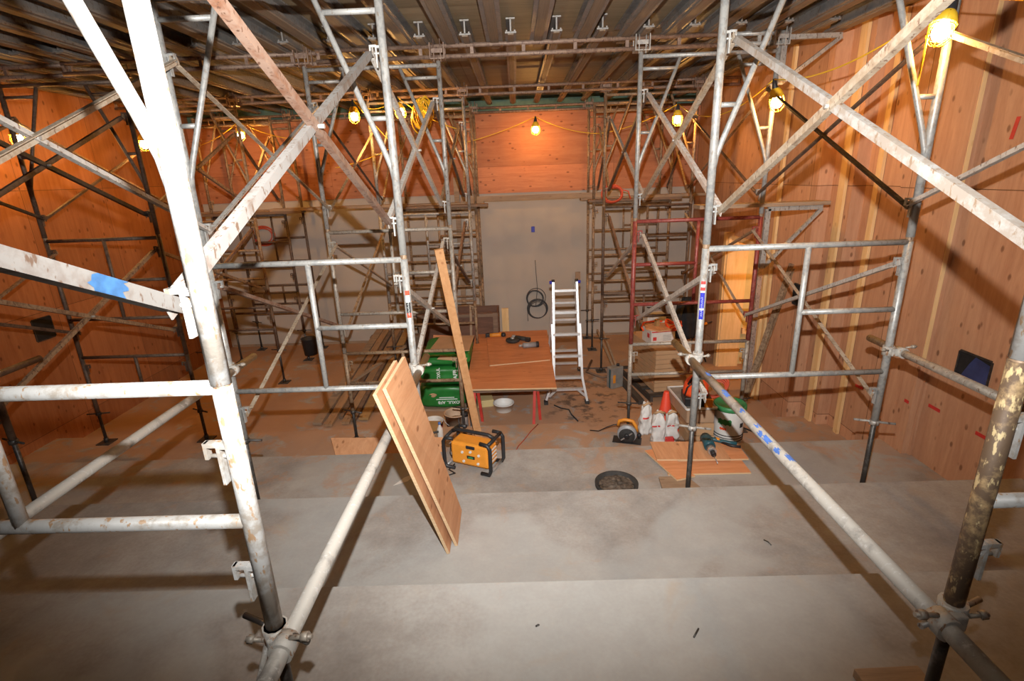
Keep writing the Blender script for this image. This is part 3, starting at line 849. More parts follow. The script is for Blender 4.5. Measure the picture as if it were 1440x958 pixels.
cord(L['aisle'], P(1.30, 8.5, .56), .06, 'yellow cord swag from aisle bulb towards the carton stack')
cord(L['aisle'], P(-.75, 8.7, .52), .03, 'yellow cord swag from aisle bulb towards the lumber')
cord(P(1.30, 8.5, .56), L['row4'], .06, 'yellow cord swag rising to the fourth row bulb')
cord(L['row4'], L['row3'], .22, 'yellow cord swag between the fourth and third row bulbs')
cord(L['row3'], L['wall'], .12, 'yellow cord from third row bulb to the bulb by the wall')
cord(L['wall'], P(2.9, 2.3, .62), .05, 'yellow cord running on past the bulb by the plywood wall')
cord(P(2.27, 3.2, .98), P(2.17, 3.08, .38), .0, 'yellow cord loop hanging by the second-row leg', .006)
cord(L['coil'], P(-.72, 7.3, .60), .05, 'yellow cord running past the cord bundle')
cord(L['lumber'], L['coil'], .12, 'yellow cord between the two bulbs over the lumber')
cord(L['lumber'], P(-1.52, 7.0, .40), .0, 'yellow cord falling along the lumber-side leg')
cord(P(-1.52, 7.0, .40), P(-2.4, 7.3, .18), .03, 'yellow cord swag falling away behind the pale brace')
cord(L['far'], P(-4.9, 8.6, .62), .04, 'yellow cord swag at the far end, vent-hole wall side')
cord(L['far'], P(-3.0, 8.2, .62), .08, 'yellow cord swag at the far end, lumber side')
# bundle of spare cord
mb = Mb()
rnd = random.Random(3)
for k in range(16):
    a = rnd.uniform(0, 3.1); rx = rnd.uniform(.06, .11); rz = rnd.uniform(.11, .17)
    c0 = P(-1.12 + rnd.uniform(-.05, .05), 6.95 + rnd.uniform(-.06, .06), .75 + rnd.uniform(-.06, .05))
    mb.path([c0 + Vector((math.cos(i * math.pi / 10) * rx * math.cos(a * .4), math.cos(i * math.pi / 10) * rx * math.sin(a * .4) + .02 * math.sin(i), math.sin(i * math.pi / 10) * rz)) for i in range(20)], .008, 6, True)
o = obj('cord_bundle', mb, 'cord_yellow'); tag(o, 'yellow bundle of coiled cord hung beside a lit bulb', 'cord bundle')

# ------------------------------------------------------------------ things in the room
def rotz(a): return Matrix.Rotation(a, 3, 'Z')
def sheet(name, corners, th, mats, label, cat, group=None, parent=None):
    """a board with four corners given clockwise, pushed down by its thickness; edges in a paler colour"""
    c = [Vector(p) for p in corners]; n = (c[1] - c[0]).cross(c[3] - c[0]).normalized()
    if n.z < 0 or (abs(n.z) < .2 and n.y > 0): n = -n
    mb = Mb(); a = [mb.bm.verts.new(p) for p in c]; b = [mb.bm.verts.new(p - n * th) for p in c]
    mb.bm.faces.new(a); mb.bm.faces.new(b[::-1])
    for i in range(4):
        f = mb.bm.faces.new((a[i], b[i], b[(i + 1) % 4], a[(i + 1) % 4])); f.material_index = 1
    o = obj(name, mb, mats); tag(o, label, cat, group)
    return o

# two plywood strips leaning on the aisle tube
NT, FT = (-.622, 2.13, -.886), (-.61, 2.50, -.865)
sheet('plywood_strip', [P(-.425, 2.54, F1 + .002), P(-.435, 2.88, F1 + .002), P(*FT), P(*NT)], .017, ['ply_board', 'ply_edge'], 'front plywood strip leaning on the aisle tube', 'board', 'plywood strips leaning on the tube')
sheet('plywood_strip', [P(-.465, 2.475, F1 + .002), P(-.47, 2.82, F1 + .002), P(FT[0] - .034, FT[1] - .04, FT[2] - .004), P(NT[0] - .034, NT[1] - .04, NT[2] - .008)], .017, ['ply_board', 'ply_edge'], 'rear plywood strip leaning on the aisle tube, peeking out along one edge', 'board', 'plywood strips leaning on the tube')

# orange board lying against the step, by the lumber
sheet('plywood_board', [P(-2.02, 4.86, -2.55), P(-.80, 4.80, -2.55), P(-.80, 4.45, -2.775), P(-1.82, 4.48, -2.775)], .02, ['ply_board', 'ply_edge'], 'orange plywood panel lying on the step below the leaning strips', 'board')
o = obj('timber_stud', Mb().beam(P(-1.95, 4.80, F3 + .046), P(-.85, 4.77, F3 + .046), .09, .09), 'pine_lying'); tag(o, 'timber block under the orange plywood panel', 'timber')

# long plank leaning from the radio up to the frame
o = obj('leaning_plank', Mb().beam(P(-.48, 5.04, F3 + .03), P(-.70, 4.62, -.60), .078, .036, (.3, -1, 0)), 'pine_lying')
tag(o, 'long orange plank leaning upright behind the jobsite radio', 'plank')

# work table: sheets on red sawhorses
TZ = -2.40
sheet('table_sheet', [P(-.67, 5.69, TZ), P(.40, 5.66, TZ), P(.43, 8.05, TZ), P(-.72, 8.03, TZ)], .02, ['ply_table', 'ply_edge'], 'large orange plywood sheet resting on red sawhorses as a table', 'board')
sheet('table_sheet', [P(-.66, 5.76, TZ - .021), P(.41, 5.72, TZ - .021), P(.43, 8.0, TZ - .021), P(-.7, 7.95, TZ - .021)], .018, ['ply_table', 'ply_edge'], 'second plywood sheet beneath the table top sheet', 'board')
sheet('table_sheet', [P(-.42, 6.45, TZ + .014), P(.39, 6.60, TZ + .014), P(.41, 7.85, TZ + .014), P(-.53, 7.72, TZ + .014)], .0135, ['ply_table', 'ply_edge'], 'smaller plywood offcut lying skewed on the table, under the tools', 'board')
def sawhorse(y, label):
    t = thing('sawhorse', label, 'sawhorse', P(-.15, y, F4), 'red sawhorses under the table')
    obj('rail', Mb().beam(P(-.60, y, TZ - .075), P(.33, y, TZ - .075), .05, .06), 'old_wood', t)
    for x in (-.56, .17):
        for s in (-1, 1):
            obj('leg', Mb().beam(P(x + .02 * s, y + s * .02, TZ - .10), P(x + .045 * s, y + s * .11, F4 + .002), .034, .034, (1, 0, 0)), 'sawhorse_red', t)
    return t
sawhorse(5.84, 'red sawhorse under the table edge nearest the radio')
sawhorse(7.6, 'red sawhorse under the table end nearest the back wall')

# tools on the table
def grinder(x, y, z, a, label, body, nose):
    t = thing('power_tool', label, 'power tool', P(x, y, z), 'power tools on the table')
    R = rotz(a)
    def q(u, v, w): return P(x, y, z) + R @ Vector((u, v, w))
    obj('motor_body', Mb().path([q(-.12, 0, .035), q(-.06, 0, .038), q(.02, 0, .04), q(.06, 0, .04)], .032, 12), body, t)
    obj('gear_head', Mb().lathe([(.03, -.035), (.038, -.01), (.036, .02), (.02, .035)], q(.095, 0, .036), 14), nose, t)
    obj('handle', Mb().path([q(-.03, .0, .04), q(-.03, .06, .03), q(-.05, .11, .028)], .015, 8), 'black_plastic', t)
    obj('battery', Mb().box(q(-.15, 0, .033), (.07, .07, .06), R, .008), 'black_plastic', t)
    return t
grinder(-.36, 7.74, TZ, .0, 'yellow and black cordless drill at the table back edge', 'yellow', 'black_plastic')
grinder(-.02, 7.50, TZ + .014, 2.6, 'dark circular tool lying mid table', 'rubber', 'grey_plastic')
t = thing('guard_disc', 'round black blade guard lying on table beside the dark tool', 'guard', P(-.12, 7.45, TZ + .014))
obj('disc', Mb().lathe([(.03, .01), (.095, .012), (.105, .03), (.10, .05), (.03, .055)], P(-.12, 7.42, TZ + .014), 20), 'rubber', t)
obj('hub', Mb().lathe([(.03, 0), (.028, .02), (.01, .024)], P(-.12, 7.42, TZ + .068), 12), 'steel', t)
t = thing('nozzle', 'grey metal nailer magazine lying on table nearest the ladder', 'tool', P(.14, 7.14, TZ + .014))
obj('barrel', Mb().path([P(.03, 7.12, TZ + .055), P(.10, 7.13, TZ + .055), P(.22, 7.15, TZ + .055)], .038, 12), 'grey_plastic', t)
obj('tip', Mb().tube(P(-.03, 7.11, TZ + .055), P(.03, 7.12, TZ + .055), .02, 10), 'steel', t)
obj('end_cap', Mb().tube(P(.22, 7.15, TZ + .055), P(.26, 7.156, TZ + .055), .043, 12), 'black_plastic', t)

# aluminium ladder
t = thing('ladder', 'silver folding aluminium ladder standing beside the plywood table', 'ladder', P(.58, 6.8, F4))
def fr(k): return 6.78 - .36 * k, -1.37 + (F4 + 1.37 + .01) * k      # front plane: y, z for k = 0 (top) .. 1 (floor)
def rail(name, xa, ka, xb, kb, w=.028, d=.06, dy=0):
    (ya, za), (yb, zb) = fr(ka), fr(kb)
    return obj(name, Mb().beam(P(xa, ya + dy, za), P(xb, yb + dy, zb), w, d, (0, 1, 0)), 'alu', t)
rail('rail', .455, 0, .435, .70); rail('rail', .765, 0, .775, .70)
rail('outer_rail', .425, .34, .43, .78, .03, .07, -.02); rail('outer_rail', .790, .34, .805, .78, .03, .07, -.02)
rail('outer_rail', .425, .78, .315, .97, .03, .07, -.02); rail('outer_rail', .805, .78, .865, .985, .03, .07, -.02)
for k, (a, b) in zip((.065, .245, .425, .605, .785), ((.46, .76), (.455, .765), (.43, .79), (.43, .795), (.43, .80))):
    yy, zz = fr(k)
    obj('rung', Mb().box(P((a + b) / 2, yy - .02, zz), (b - a, .075, .032), Matrix.Rotation(-.1, 3, 'X')), 'alu', t)
yy, zz = fr(.885)
obj('rung', Mb().box(P(.61, yy - .02, zz), (.44, .05, .028)), 'alu', t)
for s in (-1, 1):
    obj('gusset', Mb().beam(P(.60 + s * .14, yy - .03, zz), P(.60 + s * .245, yy - .05, zz - .09), .018, .03), 'alu', t)
for x, k in ((.315, .97), (.865, .985)):
    a, b = fr(k); obj('foot', Mb().box(P(x, a - .02, F4 + .02), (.055, .09, .04), None, .005), 'rubber', t)
for x in (.455, .765):
    a, b = fr(0); s = -1 if x < .6 else 1
    obj('hinge_knob', Mb().tube(P(x + s * .015, a, b + .0), P(x + s * .05, a, b), .022, 10), 'blue', t)
    obj('hinge', Mb().tube(P(x - .02, a + .02, b + .0), P(x + .02, a + .02, b), .035, 14), 'black_plastic', t)
for x0, x1 in ((.47, .40), (.75, .90)):
    obj('rear_rail', Mb().beam(P(x0, 6.82, -1.38), P(x1, 7.62, F4 + .02), .028, .055, (0, 1, 0)), 'alu', t)
for k in (.2, .38, .55, .74, .9):
    yy, zz = 6.82 + .8 * k, -1.38 + (F4 + 1.38) * k
    obj('rear_rung', Mb().box(P(.61 + .02 * k, yy, zz), (.28 + .2 * k, .05, .028)), 'alu', t)
for x1 in (.40, .90):
    obj('foot', Mb().box(P(x1, 7.62, F4 + .02), (.05, .08, .04), None, .005), 'rubber', t)

# coils of cable on the back wall
def coil(c, r, n, m, name, label, r0=.007, squash=1., seed=1, tail=None):
    rn = random.Random(seed); mb = Mb()
    for k in range(n):
        rr = r * rn.uniform(.86, 1.08); ox, oz = rn.uniform(-.02, .02), rn.uniform(-.02, .02); yy = -.02 - k * .010
        mb.path([P(c[0] + ox + rr * math.cos(i * math.pi / 12), c[1] + yy, c[2] + oz + rr * squash * math.sin(i * math.pi / 12)) for i in range(24)], r0, 6, True)
    if tail: mb.path([P(*p) for p in tail], r0 * .8, 6)
    o = obj(name, mb, m); tag(o, label, 'cable coil')
    return o
coil((.30, YB, -2.18), .165, 5, 'cable_grey', 'cable_coil', 'upper dark cable coil hanging on the back wall', seed=4, tail=[(.31, YB - .03, -1.48), (.32, YB - .03, -1.7), (.34, YB - .03, -2.0), (.30, YB - .04, -2.35)])
coil((.345, YB - .06, -2.37), .175, 6, 'cable_grey', 'cable_coil', 'lower dark cable coil hanging on the back wall', seed=9, tail=[(.15, YB - .1, -2.3), (.145, YB - .1, -2.5), (.15, YB - .1, -2.6)])
o = obj('wall_socket', Mb().box(P(.285, YB - .012, -.93), (.06, .03, .10), None, .006), 'blue'); tag(o, 'tiny dark blue box on the beige back wall', 'box')
coil((-4.55, YB, -.88), .19, 4, 'cord_orange', 'cord_coil', 'red cord coil on back wall behind the lumber-side towers', .010, .8, 5)
t = coil((1.50, 8.40, -.33), .15, 4, 'cord_orange', 'cord_coil', 'orange cord coil hung on the towers beyond the ladder', .012, .8, 8, [(1.6, 8.36, -.26), (1.74, 8.36, -.30), (1.78, 8.36, -.42)])

# jobsite radio
t = thing('jobsite_radio', 'yellow jobsite radio in a black roll cage on the step', 'radio', P(-.46, 4.02, F2))
ra = -.42; R = rotz(ra); o0 = P(-.44, 4.03, F2)
def q(u, v, w): return o0 + R @ Vector((u, v, w))
obj('body', Mb().box(q(0, 0, .145), (.36, .17, .21), R, .018), 'yellow', t)
obj('face_plate', Mb().box(q(0, -.088, .145), (.33, .008, .17), R, .004), 'yellow', t)
for sx in (-1, 1):
    for yv in (-.12, .12):
        obj('cage_bar', Mb().path([q(sx * .13, yv, .30), q(sx * .205, yv * 1.05, .295), q(sx * .225, yv * 1.05, .26), q(sx * .225, yv * 1.05, .06), q(sx * .21, yv * 1.05, .02), q(sx * .13, yv, .016)], .0165, 10), 'black_plastic', t)
    obj('cage_rail', Mb().path([q(sx * .205, -.12, .295), q(sx * .21, 0, .30), q(sx * .205, .12, .295)], .015, 8), 'black_plastic', t)
    obj('cage_rail', Mb().path([q(sx * .205, -.12, .03), q(sx * .21, 0, .03), q(sx * .205, .12, .03)], .014, 8), 'steel', t)
obj('carry_handle', Mb().path([q(-.205, 0, .30), q(-.15, 0, .325), q(.15, 0, .325), q(.205, 0, .30)], .017, 10), 'black_plastic', t)
h = obj('display', Mb().box(q(.02, -.094, .13), (.075, .006, .028), R, .002), 'black_plastic', t)
obj('screen', Mb().box(q(.02, -.098, .13), (.045, .003, .014), R), 'green_lid', h)
obj('latch', Mb().box(q(.02, -.095, .225), (.085, .014, .028), R, .006), 'black_plastic', t)
for u_, w_ in ((-.06, .17), (0.02, .185), (.10, .165), (-.05, .085), (.09, .085)):
    obj('knob', Mb().tube(q(u_, -.09, w_), q(u_, -.102, w_), .012, 10), 'paper', t)
obj('side_grille', Mb().box(q(.183, 0, .145), (.01, .13, .16), R, .004), 'yellow', t)
for k in range(4): obj('grille_rib', Mb().box(q(.190, 0, .09 + k * .036), (.006, .12, .012), R), 'paper', t)
obj('antenna', Mb().tube(q(-.14, .02, .28), q(-.145, .02, .42), .004, 6), 'black_plastic', t)
obj('power_lead', Mb().path([q(-.18, .02, .22), q(-.25, .03, .15), q(-.26, .02, .06), q(-.22, -.02, .05), q(-.20, 0, .12), q(-.19, .01, .16)], .005, 6), 'black_plastic', t)
o = obj('power_cable', Mb().path([P(-.62, 4.05, F2 + .006), P(-.66, 3.96, F2 + .006), P(-.60, 3.90, F2 + .006), P(-.66, 3.86, F2 + .01), P(-.74, 3.93, F2 + .006), P(-.70, 4.02, F2 + .012), P(-.78, 4.12, F2 + .006), P(-.86, 4.2, F2 + .006)], .006, 6), 'black_plastic')
tag(o, 'black cable squiggle on the step between radio and leaning strips', 'cable')

# white paper tag on the step
sheet('paper_tag', [P(-1.10, 3.74, F2 + .003), P(-.99, 3.80, F2 + .003), P(-.93, 3.93, F2 + .003), P(-1.03, 3.86, F2 + .003)], .001, ['paper', 'paper'], 'small pale paper tag on the step beside the leaning strips', 'tag')

# green insulation bags, stacked
GB = (-1.06, 6.62)
def soft(cx, cy, z0, w, d, h, a, seed, puff=.10):
    rn = random.Random(seed); mb = Mb()
    bmesh.ops.create_cube(mb.bm, size=1.)
    bmesh.ops.subdivide_edges(mb.bm, edges=mb.bm.edges[:], cuts=7, use_grid_fill=True)
    R = rotz(a)
    for v in mb.bm.verts:
        p = v.co.copy() * 2
        k = 1 - puff * .5 * (abs(p.x) ** 4 * abs(p.z) ** 4 + abs(p.y) ** 4 * abs(p.z) ** 4 + abs(p.x) ** 4 * abs(p.y) ** 4)
        nn = noise.noise(Vector((p.x * 1.6 + seed, p.y * 1.6, p.z * 2.2))) * .05
        s = k * (1 + nn)
        v.co = Vector((cx, cy, 0)) + R @ Vector((p.x * w / 2 * s, p.y * d / 2 * s, 0)) + Vector((0, 0, z0 + ZC + (p.z * s + 1) * h / 2))
    for f in mb.bm.faces: f.smooth = True
    return mb
for i, (cx, cy, z0, h, lab) in enumerate(((-1.06, 6.74, F4 + .03, .31, 'lowest green insulation bag of the stack, white lettering upside down'), (-1.03, 6.78, F4 + .37, .21, 'middle green insulation bag of the stack, lettering on its side'), (-1.0, 6.82, F4 + .60, .15, 'top green insulation bag of the stack, torn open'))):
    t = thing('insulation_bag', lab, 'bag', P(cx, cy, z0), 'stacked green bags')
    obj('wrap', soft(cx, cy, z0, .64, .86, h, .02, i + 2), 'green', t)
    yf = cy - .43 - .006
    if i == 0:
        obj('lettering', text_mesh('ROXUL. AFB', .058, P(cx + .10, yf, z0 + .085), (-1, 0, 0), (0, 0, -1)), 'white_paint', t)
        mb = Mb()
        for k, (wd, zz) in enumerate(((.28, .13), (.20, .155))):
            mb.box(P(cx + .06, yf - .002, z0 + zz), (wd, .004, .010))
        obj('small_print', mb, 'white_paint', t, label='rows of tiny white print')
        obj('stain', Mb().blob(lambda u, v, cx=cx, yf=yf, z0=z0: P(cx - .12 + .05 * math.sin(v * math.pi) * math.cos(2 * math.pi * u) * (1 + .2 * math.sin(6 * math.pi * u)), yf + .004 - .008 * math.sin(v * math.pi) * (1 if .25 < u < .75 else .9), z0 + .19 + .06 * (v - .5) + .02 * math.sin(v * math.pi) * math.sin(2 * math.pi * u)), 14, 6), 'carton', t, label='brown torn patch')
    if i == 1:
        obj('lettering', text_mesh('ROXUL', .06, P(cx - .06, yf, z0 + .12), (0, 0, 1), (-1, 0, 0)), 'white_paint', t)
        obj('lettering', text_mesh('AFB', .075, P(cx + .16, yf, z0 + .12), (0, 0, 1), (-1, 0, 0)), 'white_paint', t)
    if i == 2:
        obj('torn_flap', Mb().prism([P(cx - .10, yf - .012, z0 + .10), P(cx + .28, yf - .02, z0 + .06), P(cx + .30, yf - .02, z0 + .11), P(cx - .05, yf - .012, z0 + .15)], (0, -.004, 0)), 'carton', t, label='brown torn paper at the bag mouth')
sheet('cardboard_sheet', [P(-1.22, 6.45, F4 + .785), P(-.68, 6.45, F4 + .785), P(-.66, 7.1, F4 + .79), P(-1.15, 7.1, F4 + .79)], .012, ['carton_front', 'carton'], 'brown board lying on top of the green bags', 'board')
for k, (x0, y0, x1, y1) in enumerate(((-1.5, 6.35, -.75, 6.30), (-1.5, 7.05, -.75, 7.02))):
    o = obj('timber_bearer', Mb().beam(P(x0, y0, F4 + .014), P(x1, y1, F4 + .014), .08, .028), 'plank_grey'); tag(o, ('front', 'rear')[k] + ' timber bearer under the green bags', 'timber')

# lumber pile
rn = random.Random(11)
LB = [(-2.62, 5.95, F4 + .03, -2.52, 9.0, -2.56, .12, 'plank_grey', 'wide grey board at the outer edge of the lumber pile'),
      (-2.46, 5.9, F4 + .03, -2.39, 8.9, -2.56, .10, 'lumber_brown', 'brown plank, second across the lumber pile'),
      (-2.36, 6.1, F4 + .03, -2.29, 8.9, -2.56, .05, 'old_wood', 'narrow dark batten on the lumber pile'),
      (-2.26, 5.95, F4 + .03, -2.18, 9.0, -2.56, .10, 'lumber_brown', 'brown plank, middle of the lumber pile'),
      (-2.17, 6.0, F4 + .03, -2.105, 8.8, -2.56, .05, 'old_wood', 'dark batten beside the middle plank of the lumber pile'),
      (-2.05, 6.05, F4 + .03, -2.01, 9.0, -2.56, .12, 'olive', 'yellowish plank of the lumber pile nearest the green bags'),
      (-2.6, 6.6, F4 + .17, -1.85, 7.9, -2.55, .05, 'plank_grey', 'crooked grey stick lying across the lumber pile')]
o = obj('timber_bearer', Mb().box(P(-2.2, 8.78, F4 + .165), (.9, .15, .325)), 'old_wood'); tag(o, 'dark timber block raising the far end of the lumber pile', 'timber')
for x0, y0, z0, x1, y1, z1, w, m, lab in LB:
    o = obj('lumber_board', Mb().beam(P(x0, y0, z0), P(x1, y1, z1), w, .036), m); tag(o, lab, 'board', 'loose lumber pile')
# tall dark lath standing by the table
o = obj('lath', Mb().beam(P(-.755, 7.32, F4 + .012), P(-.76, 7.86, -1.9), .035, .02), 'plank_grey'); tag(o, 'thin lath leaning beside the table', 'lath')

# dark formwork crate at the back, behind the table
t = thing('formwork_crate', 'dark brown timber formwork crate behind the table', 'crate', P(-1.0, 8.1, F4))
x0, x1, y0, y1, zt = -1.62, -.34, 7.95, 8.40, -2.05
obj('front_panel', Mb().box(P((x0 + x1) / 2, y0, (F4 + zt) / 2), (x1 - x0, .03, zt - F4)), 'dark_form', t)
obj('back_panel', Mb().box(P((x0 + x1) / 2, y1, (F4 + zt) / 2), (x1 - x0, .03, zt - F4)), 'dark_form', t)
for x in (x0 + .015, x1 - .015): obj('side_panel', Mb().box(P(x, (y0 + y1) / 2, (F4 + zt) / 2), (.03, y1 - y0 - .03, zt - F4)), 'dark_form', t)
obj('floor_panel', Mb().box(P((x0 + x1) / 2, (y0 + y1) / 2, F4 + .05), (x1 - x0 - .06, y1 - y0 - .03, .03)), 'dark_form', t)
for x in (x0 + .04, -1.02, x1 - .05): obj('cleat', Mb().box(P(x, y0 - .03, (F4 + zt) / 2), (.07, .035, zt - F4)), 'old_wood', t)
for z in (zt - .035, F4 + .36): obj('rail', Mb().box(P((x0 + x1) / 2, y0 - .03, z), (x1 - x0, .04, .05)), 'old_wood', t)
o = obj('timber_stud', Mb().box(P(-.24, 8.3, (F4 - 2.08) / 2), (.11, .045, -2.08 - F4)), 'pine'); tag(o, 'short pale board standing at the crate end by the cable coils', 'board')
o = obj('plywood_offcut', Mb().beam(P(-1.15, 7.62, F4 + .03), P(-1.10, 7.83, -2.38), .55, .018, (0, 1, 0)), 'ply_table'); tag(o, 'orange offcut leaning on the dark crate', 'board')

# bucket, cans and small stuff by the plank
def bucket(name, cx, cy, z0, r0, r1, h, m, label, cat='bucket', band=None, handle=True, fill=None):
    t = thing(name, label, cat, P(cx, cy, z0))
    obj('shell', Mb().lathe([(r0 * .9, .0), (r0, .012), (r1, h), (r1 + .008, h + .0), (r1 + .008, h - .03), (r1 + .002, h - .032)][:3] + [(r1 + .009, h - .005), (r1 + .009, h + .008), (r1 - .006, h + .008), (r1 - .008, h - .02), (r0 - .006, .03), (.005, .026)], P(cx, cy, z0), 28, None, True), m, t)
    if band: obj('label_band', Mb().lathe([(r0 + (r1 - r0) * .30 + .0015, h * .30), (r0 + (r1 - r0) * .72 + .0015, h * .72)], P(cx, cy, z0), 28, None, False), band, t)
    if fill: obj('contents', Mb().lathe([(r1 - .02, 0.), (.001, .012)], P(cx, cy, z0 + h * .62), 24, None, True), fill, t)
    if handle:
        obj('bail', Mb().path([P(cx + (r1 + .012) * math.cos(a), cy - .05 - .05 * math.sin(a), z0 + h * .9 - .12 * math.sin(a)) for a in [i * math.pi / 10 for i in range(11)]], .003, 6), 'steel', t)
    return t
bucket('plastic_bucket', -.81, 5.70, F4, .11, .135, .25, 'tan_bucket', 'dusty beige bucket behind the radio', band=None, fill='carton')
bucket('mud_pail', -1.08, 5.64, F4, .10, .115, .18, 'paper', 'pale pail with a red label band, in front of the beige bucket', 'pail', 'paper_red', False)
for k, (x, y, h, lab) in enumerate(((-.70, 5.62, .27, 'silver can with black lid beside the leaning plank'), (-.60, 5.68, .25, 'second silver can tucked behind the first by the plank'))):
    t = thing('spray_can', lab, 'can', P(x, y, F4), 'silver cans')
    obj('barrel', Mb().lathe([(.04, 0), (.042, .01), (.042, h - .04), (.03, h - .02)], P(x, y, F4), 16), 'steel', t)
    obj('lid', Mb().lathe([(.045, 0), (.045, .045), (.03, .05)], P(x, y, F4 + h - .03), 16), 'black_plastic', t)
t = thing('bottle', 'small clear plastic bottle on the step behind the radio', 'bottle', P(-.93, 5.2, F3))
obj('flask', Mb().lathe([(.03, 0), (.034, .01), (.034, .10), (.03, .13), (.014, .16), (.012, .18)], P(-.93, 5.2, F3), 16), 'paper', t)
obj('cap', Mb().lathe([(.016, 0), (.016, .025), (.01, .028)], P(-.93, 5.2, F3 + .178), 12), 'blue_paint', t)
sheet('ply_offcut', [P(-1.28, 5.05, F3 + .11), P(-.99, 4.97, F3 + .11), P(-.94, 5.42, F3 + .11), P(-1.24, 5.45, F3 + .11)], .02, ['olive', 'ply_edge'], 'olive plywood offcut on a block beside the beige bucket', 'board')
o = obj('timber_block', Mb().box(P(-1.1, 5.2, F3 + .045), (.28, .36, .088), rotz(.1)), 'plank_grey'); tag(o, 'timber block under the olive plywood offcut', 'timber')
o = obj('white_offcut', Mb().box(P(-.38, 4.95, F3 + .008), (.09, .03, .015), rotz(.2)), 'white_plastic'); tag(o, 'tiny white offcut at the foot of the leaning plank', 'offcut')
t = bucket('white_tub', -.25, 6.25, F4, .11, .13, .11, 'white_plastic', 'white tub on the floor under the table', 'tub', None, False)
o = obj('batt_offcut', Mb().box(P(-.52, 6.5, F4 + .05), (.22, .3, .10), rotz(.2), .01), 'kraft'); tag(o, 'yellow block on the floor under the table', 'block')

# black bucket hung on a far jack, vent-hole side
t = thing('hung_bucket', 'black bucket hanging on a far leg behind the inner upright', 'bucket', P(-3.60, 8.42, -2.78))
obj('shell', Mb().lathe([(.105, 0), (.125, .28), (.135, .29), (.118, .28), (.1, .02)], P(-3.60, 8.40, -2.80), 22), 'black_plastic', t)
obj('bail', Mb().path([P(-3.60 + .13 * math.cos(a), 8.40, -2.52 + .10 * math.sin(a)) for a in [i * math.pi / 10 for i in range(11)]], .004, 6), 'steel', t)

# ---- things beside the carton stack
def carton_box(name, c, u, v, z0, h, m, label, group=None, cat='carton', tape=True, bev=.004):
    c = Vector((c[0], c[1], 0)); u = Vector((u[0], u[1], 0)); v = Vector((v[0], v[1], 0))
    pts = [c, c + u, c + u + v, c + v]
    t = thing(name, label, cat, Vector(((pts[0] + pts[2]) / 2).to_tuple()) + Vector((0, 0, z0 + ZC)), group)
    g = .003
    mb = Mb().prism([Vector((p.x, p.y, z0 + ZC + g)) for p in pts], (0, 0, h - g))
    bmesh.ops.bevel(mb.bm, geom=mb.bm.edges[:], offset=bev, segments=2, affect='EDGES')
    obj('body', mb, m, t)
    if tape:
        mid = c + u * .5
        obj('tape', Mb().prism([Vector((p.x, p.y, z0 + ZC + h + .0004)) for p in (c + u * .44, c + u * .56, c + u * .56 + v, c + u * .44 + v)], (0, 0, .0008)), 'carton_front', t)
    return t
# dark pallet
t = thing('pallet', 'dark low pallet under the stacked flat cartons', 'pallet', P(1.85, 6.9, F4))
pc = Vector((1.70, 6.36, 0)); pu = Vector((.60, .07, 0)); pv = Vector((-.20, 1.15, 0))
for k in range(5):
    a = pc + pv * (k / 4 * .93)
    obj('deck_board', Mb().prism([Vector((p.x, p.y, F4 + ZC + .07)) for p in (a, a + pu, a + pu + pv * .07, a + pv * .07)], (0, 0, .02)), 'dark_pallet', t)
for k in (0, .47, .94):
    a = pc + pu * k
    obj('stringer', Mb().prism([Vector((p.x, p.y, F4 + ZC + .001)) for p in (a, a + pu * .06, a + pu * .06 + pv, a + pv)], (0, 0, .069)), 'dark_pallet', t)
NC = 9
for k in range(NC):
    j = random.uniform(-.008, .008)
    pos = 'topmost' if k == NC - 1 else ('lowest' if k == 0 else ['', 'second', 'third', 'fourth', 'fifth', 'sixth', 'seventh', 'eighth'][k])
    carton_box('flat_carton', (1.77 + j, 6.46 + j), (.44, .055), (-.14, .90), F4 + .092 + k * .066, .065, 'carton', f'flat brown carton, {pos}' + (' on the pallet stack' if pos in ('topmost', 'lowest') else ' from the bottom of the pallet stack'), 'flat cartons stacked on the pallet', tape=(k == NC - 1))
# dark low slab beside the pallet
o = obj('steel_channel', Mb().beam(P(1.40, 7.5, F4 + .031), P(1.57, 6.30, F4 + .031), .08, .06), 'dark_pallet'); tag(o, 'dark steel channel on the floor beside the pallet', 'channel')
ZT = F4 + .092 + NC * .066
t = thing('printed_box', 'white box with red printing on top of the flat cartons', 'box', P(1.78, 6.72, ZT))
R = rotz(.18); o1 = P(1.90, 6.86, ZT + .1005)
obj('body', Mb().box(o1, (.34, .30, .20), R, .006), 'paper', t)
mb = Mb()
mb.box(o1 + R @ Vector((.0, -.1515, .085)), (.33, .002, .016), R); mb.box(o1 + R @ Vector((-.12, -.1515, -.01)), (.05, .002, .05), R)
mb.box(o1 + R @ Vector((-.1715, -.06, .02)), (.002, .07, .06), R)
obj('red_print', mb, 'paper_red', t)
mb = Mb()
for k in range(4): mb.box(o1 + R @ Vector((.06, -.1518, .03 - k * .022)), (.12, .002, .006), R)
obj('small_print', mb, 'grey_plastic', t)
o = obj('plywood_offcut', Mb().prism([o1 + R @ Vector((a, b, .101)) for a, b in ((-.21, -.05), (-.09, -.20), (.10, -.19), (.22, -.06), (.17, .15), (-.14, .16))], (0, 0, .018)), 'ply_board'); tag(o, 'six-sided plywood offcut lying on the white printed box', 'board')
o = obj('wood_block', Mb().box(o1 + Vector((-.02, .02, .165)), (.05, .05, .09), rotz(.3)), 'olive'); tag(o, 'small wooden block standing on the six-sided offcut', 'block')
mb = Mb()
for k in range(3):
    mb.path([o1 + Vector((.20 + .10 * math.cos(i * math.pi / 9), .0 + .16 * math.sin(i * math.pi / 9), .125 + .012 * k + .03 * math.sin(i * .9 + k))) for i in range(18)], .012, 6, True)
